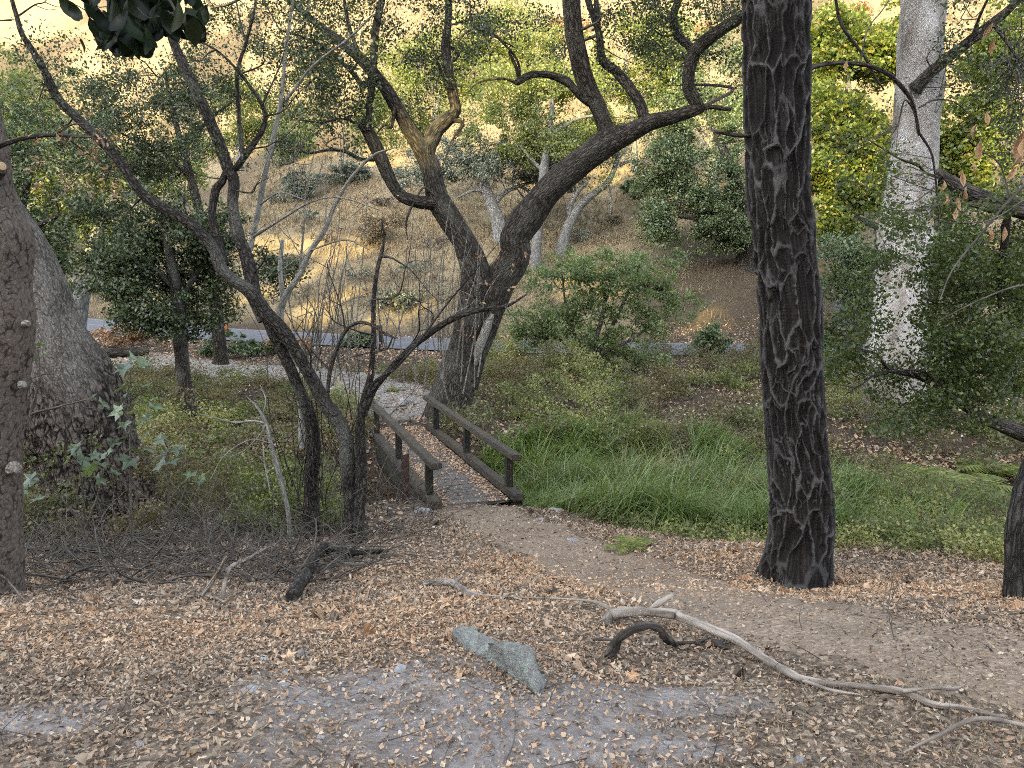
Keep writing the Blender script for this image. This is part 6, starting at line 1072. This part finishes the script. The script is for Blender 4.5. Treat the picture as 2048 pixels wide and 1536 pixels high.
for (x, y, L) in [(2035, 290, 78), (2028, 315, 60), (2048, 300, 60), (1944, 262, 40), (1962, 300, 54), (1945, 335, 36), (2022, 348, 46), (1926, 360, 44), (1928, 390, 34), (1915, 410, 40), (1885, 372, 34), (1890, 400, 32), (1912, 430, 36), (1978, 470, 40), (2006, 468, 42), (1982, 95, 40), (1972, 62, 44), (1693, 133, 28), (1864, 445, 20), (1975, 240, 40)]:
    V, F = tm[g.integers(3)]; a = at(x, y, 3.0 + g.uniform(-.1, .1)); y_ = np.array([g.normal(0, .25), g.normal(0, .25), -1.0]); y_ /= np.linalg.norm(y_); z_ = np.array([g.normal(0, .7), -1, .2]); z_ -= y_ * (z_ @ y_); z_ /= np.linalg.norm(z_); lf.add(a + (V @ np.stack([np.cross(y_, z_), y_, z_])) * L * .72 * 3.0 / FPX, F, None, g.uniform(.45, 1)); K_ = a - y_ * L * 1.5 / FPX; t.grow_twigs(K_[None], .002, .0008, .1)
o = finish(t, 'dry_leaf_spray', 'thin bare twigs with hanging tan dry leaves close by at the upper right', 'branch', B_TWIG, None, None, base=at(2250, 250, 3.2)); lf.build('dead_leaves', M_DEADLEAF, o)

# ------------------------------------------------------------------ unseen blobs added behind the camera to shade the valley, gapped for sun patches
g = np.random.default_rng(101); YR = -60.0
def to_ridge(p): p = np.asarray(p); t_ = (YR - p[..., 1]) / SUN_V[1]; return p[..., 0] + SUN_V[0] * t_, p[..., 2] + SUN_V[2] * t_
line = [to_ridge(ground_at(x, y)) for x, y in [(-200, 300), (0, 290), (150, 285), (300, 285), (460, 300), (620, 318), (760, 345), (900, 350), (1100, 370), (1300, 400), (1500, 420), (1700, 420), (1900, 380), (2200, 340)]]
LX = np.array([l[0] for l in line]); LZ = np.array([l[1] for l in line]); od = np.argsort(LX); LX, LZ = LX[od], LZ[od]
GAPS = []
for (x, y, rx, rz) in [(630, 622, 1.6, 1.2), (690, 612, 2.2, 1.7), (750, 625, 1.5, 1.1), (520, 494, 2.4, 1.1), (600, 490, 2.4, 1.1), (680, 500, 2.4, .9), (590, 560, 1.5, .6), (1150, 575, 1.3, .7), (1280, 570, 1.4, .7), (1410, 650, 1.5, .5), (1200, 545, .8, .4), (330, 590, 1.5, .5), (480, 600, 1.2, .4), (1880, 660, 1.6, .5)]: GAPS.append((*to_ridge(ground_at(x, y)), rx, rz))
for (x, y, Y, rx, rz) in [(200, 450, 26, 1.6, 1.5), (140, 470, 26, 1.2, 1.1), (80, 300, 26, 1.3, 1.2), (260, 390, 27, 1.2, .9), (110, 360, 26, 1.0, .8), (1690, 300, 33, 2.2, 2.6), (1640, 380, 32, 1.6, 1.4), (1730, 200, 33, 1.6, 2.4), (1680, 120, 33, 2.5, 2.2), (2010, 300, 33, 1.4, 1.6)]: GAPS.append((*to_ridge(at(x, y, Y)), rx, rz))
KEEP = [to_ridge(at(x, y, Yw)) for x, y in [(1850, 0), (1845, 60), (1840, 120), (1840, 180), (1832, 240), (1826, 300), (1822, 360), (1815, 420), (1808, 480), (1803, 540), (1800, 600), (1792, 680), (1788, 760)]]
cl = []
for row, yo in ((0, 0.0), (1, 2.0), (2, -2.0)):
    for x in np.arange(LX.min() - 45, LX.max() + 45, 1.5):
        for z in np.arange(18, LZ.max() + 3, 1.5):
            c = np.array([x + g.uniform(-.5, .5), YR + yo + g.uniform(-.6, .6), z + g.uniform(-.5, .5)]); r_ = 1.25; q = to_ridge(c)
            if q[1] > np.interp(q[0], LX, LZ) - r_ * .7 + .9 * vnoise(np.array([q[0] * .4, row, 0.])): continue
            if any(((q[0] - a) / (w + r_ * .8)) ** 2 + ((q[1] - b) / (h + r_ * .8)) ** 2 < 1 for a, b, w, h in GAPS) and not any(math.hypot(q[0] - a, q[1] - b) < 1.9 for a, b in KEEP): continue
            cl.append(c)
cl = np.array(cl); bm = bmesh.new(); bmesh.ops.create_icosphere(bm, subdivisions=2, radius=1.25); iv = np.array([v.co for v in bm.verts]); bm.verts.index_update(); it = np.array([[v.index for v in f.verts] for f in bm.faces]); bm.free()
V = cl[:, None] + iv[None] * (1 + .22 * vnoise((cl[:, None] + iv[None]) * 1.3, 4))[..., None]; b = Buf(); b.add(V.reshape(-1, 3), None, (it[None] + (np.arange(len(cl)) * len(iv))[:, None, None]).reshape(-1, 3), .4)
tag(b.build('ridge_shade_blobs', M_OAK), 'unseen blobs added on the ridge behind the viewer to shade the valley', 'shade blobs', kind='stuff')
print('verts', sum(len(o.data.vertices) for o in SC.objects if o.type == 'MESH'), 'ridge', LX.min(), LX.max(), LZ.min(), LZ.max(), len(cl))
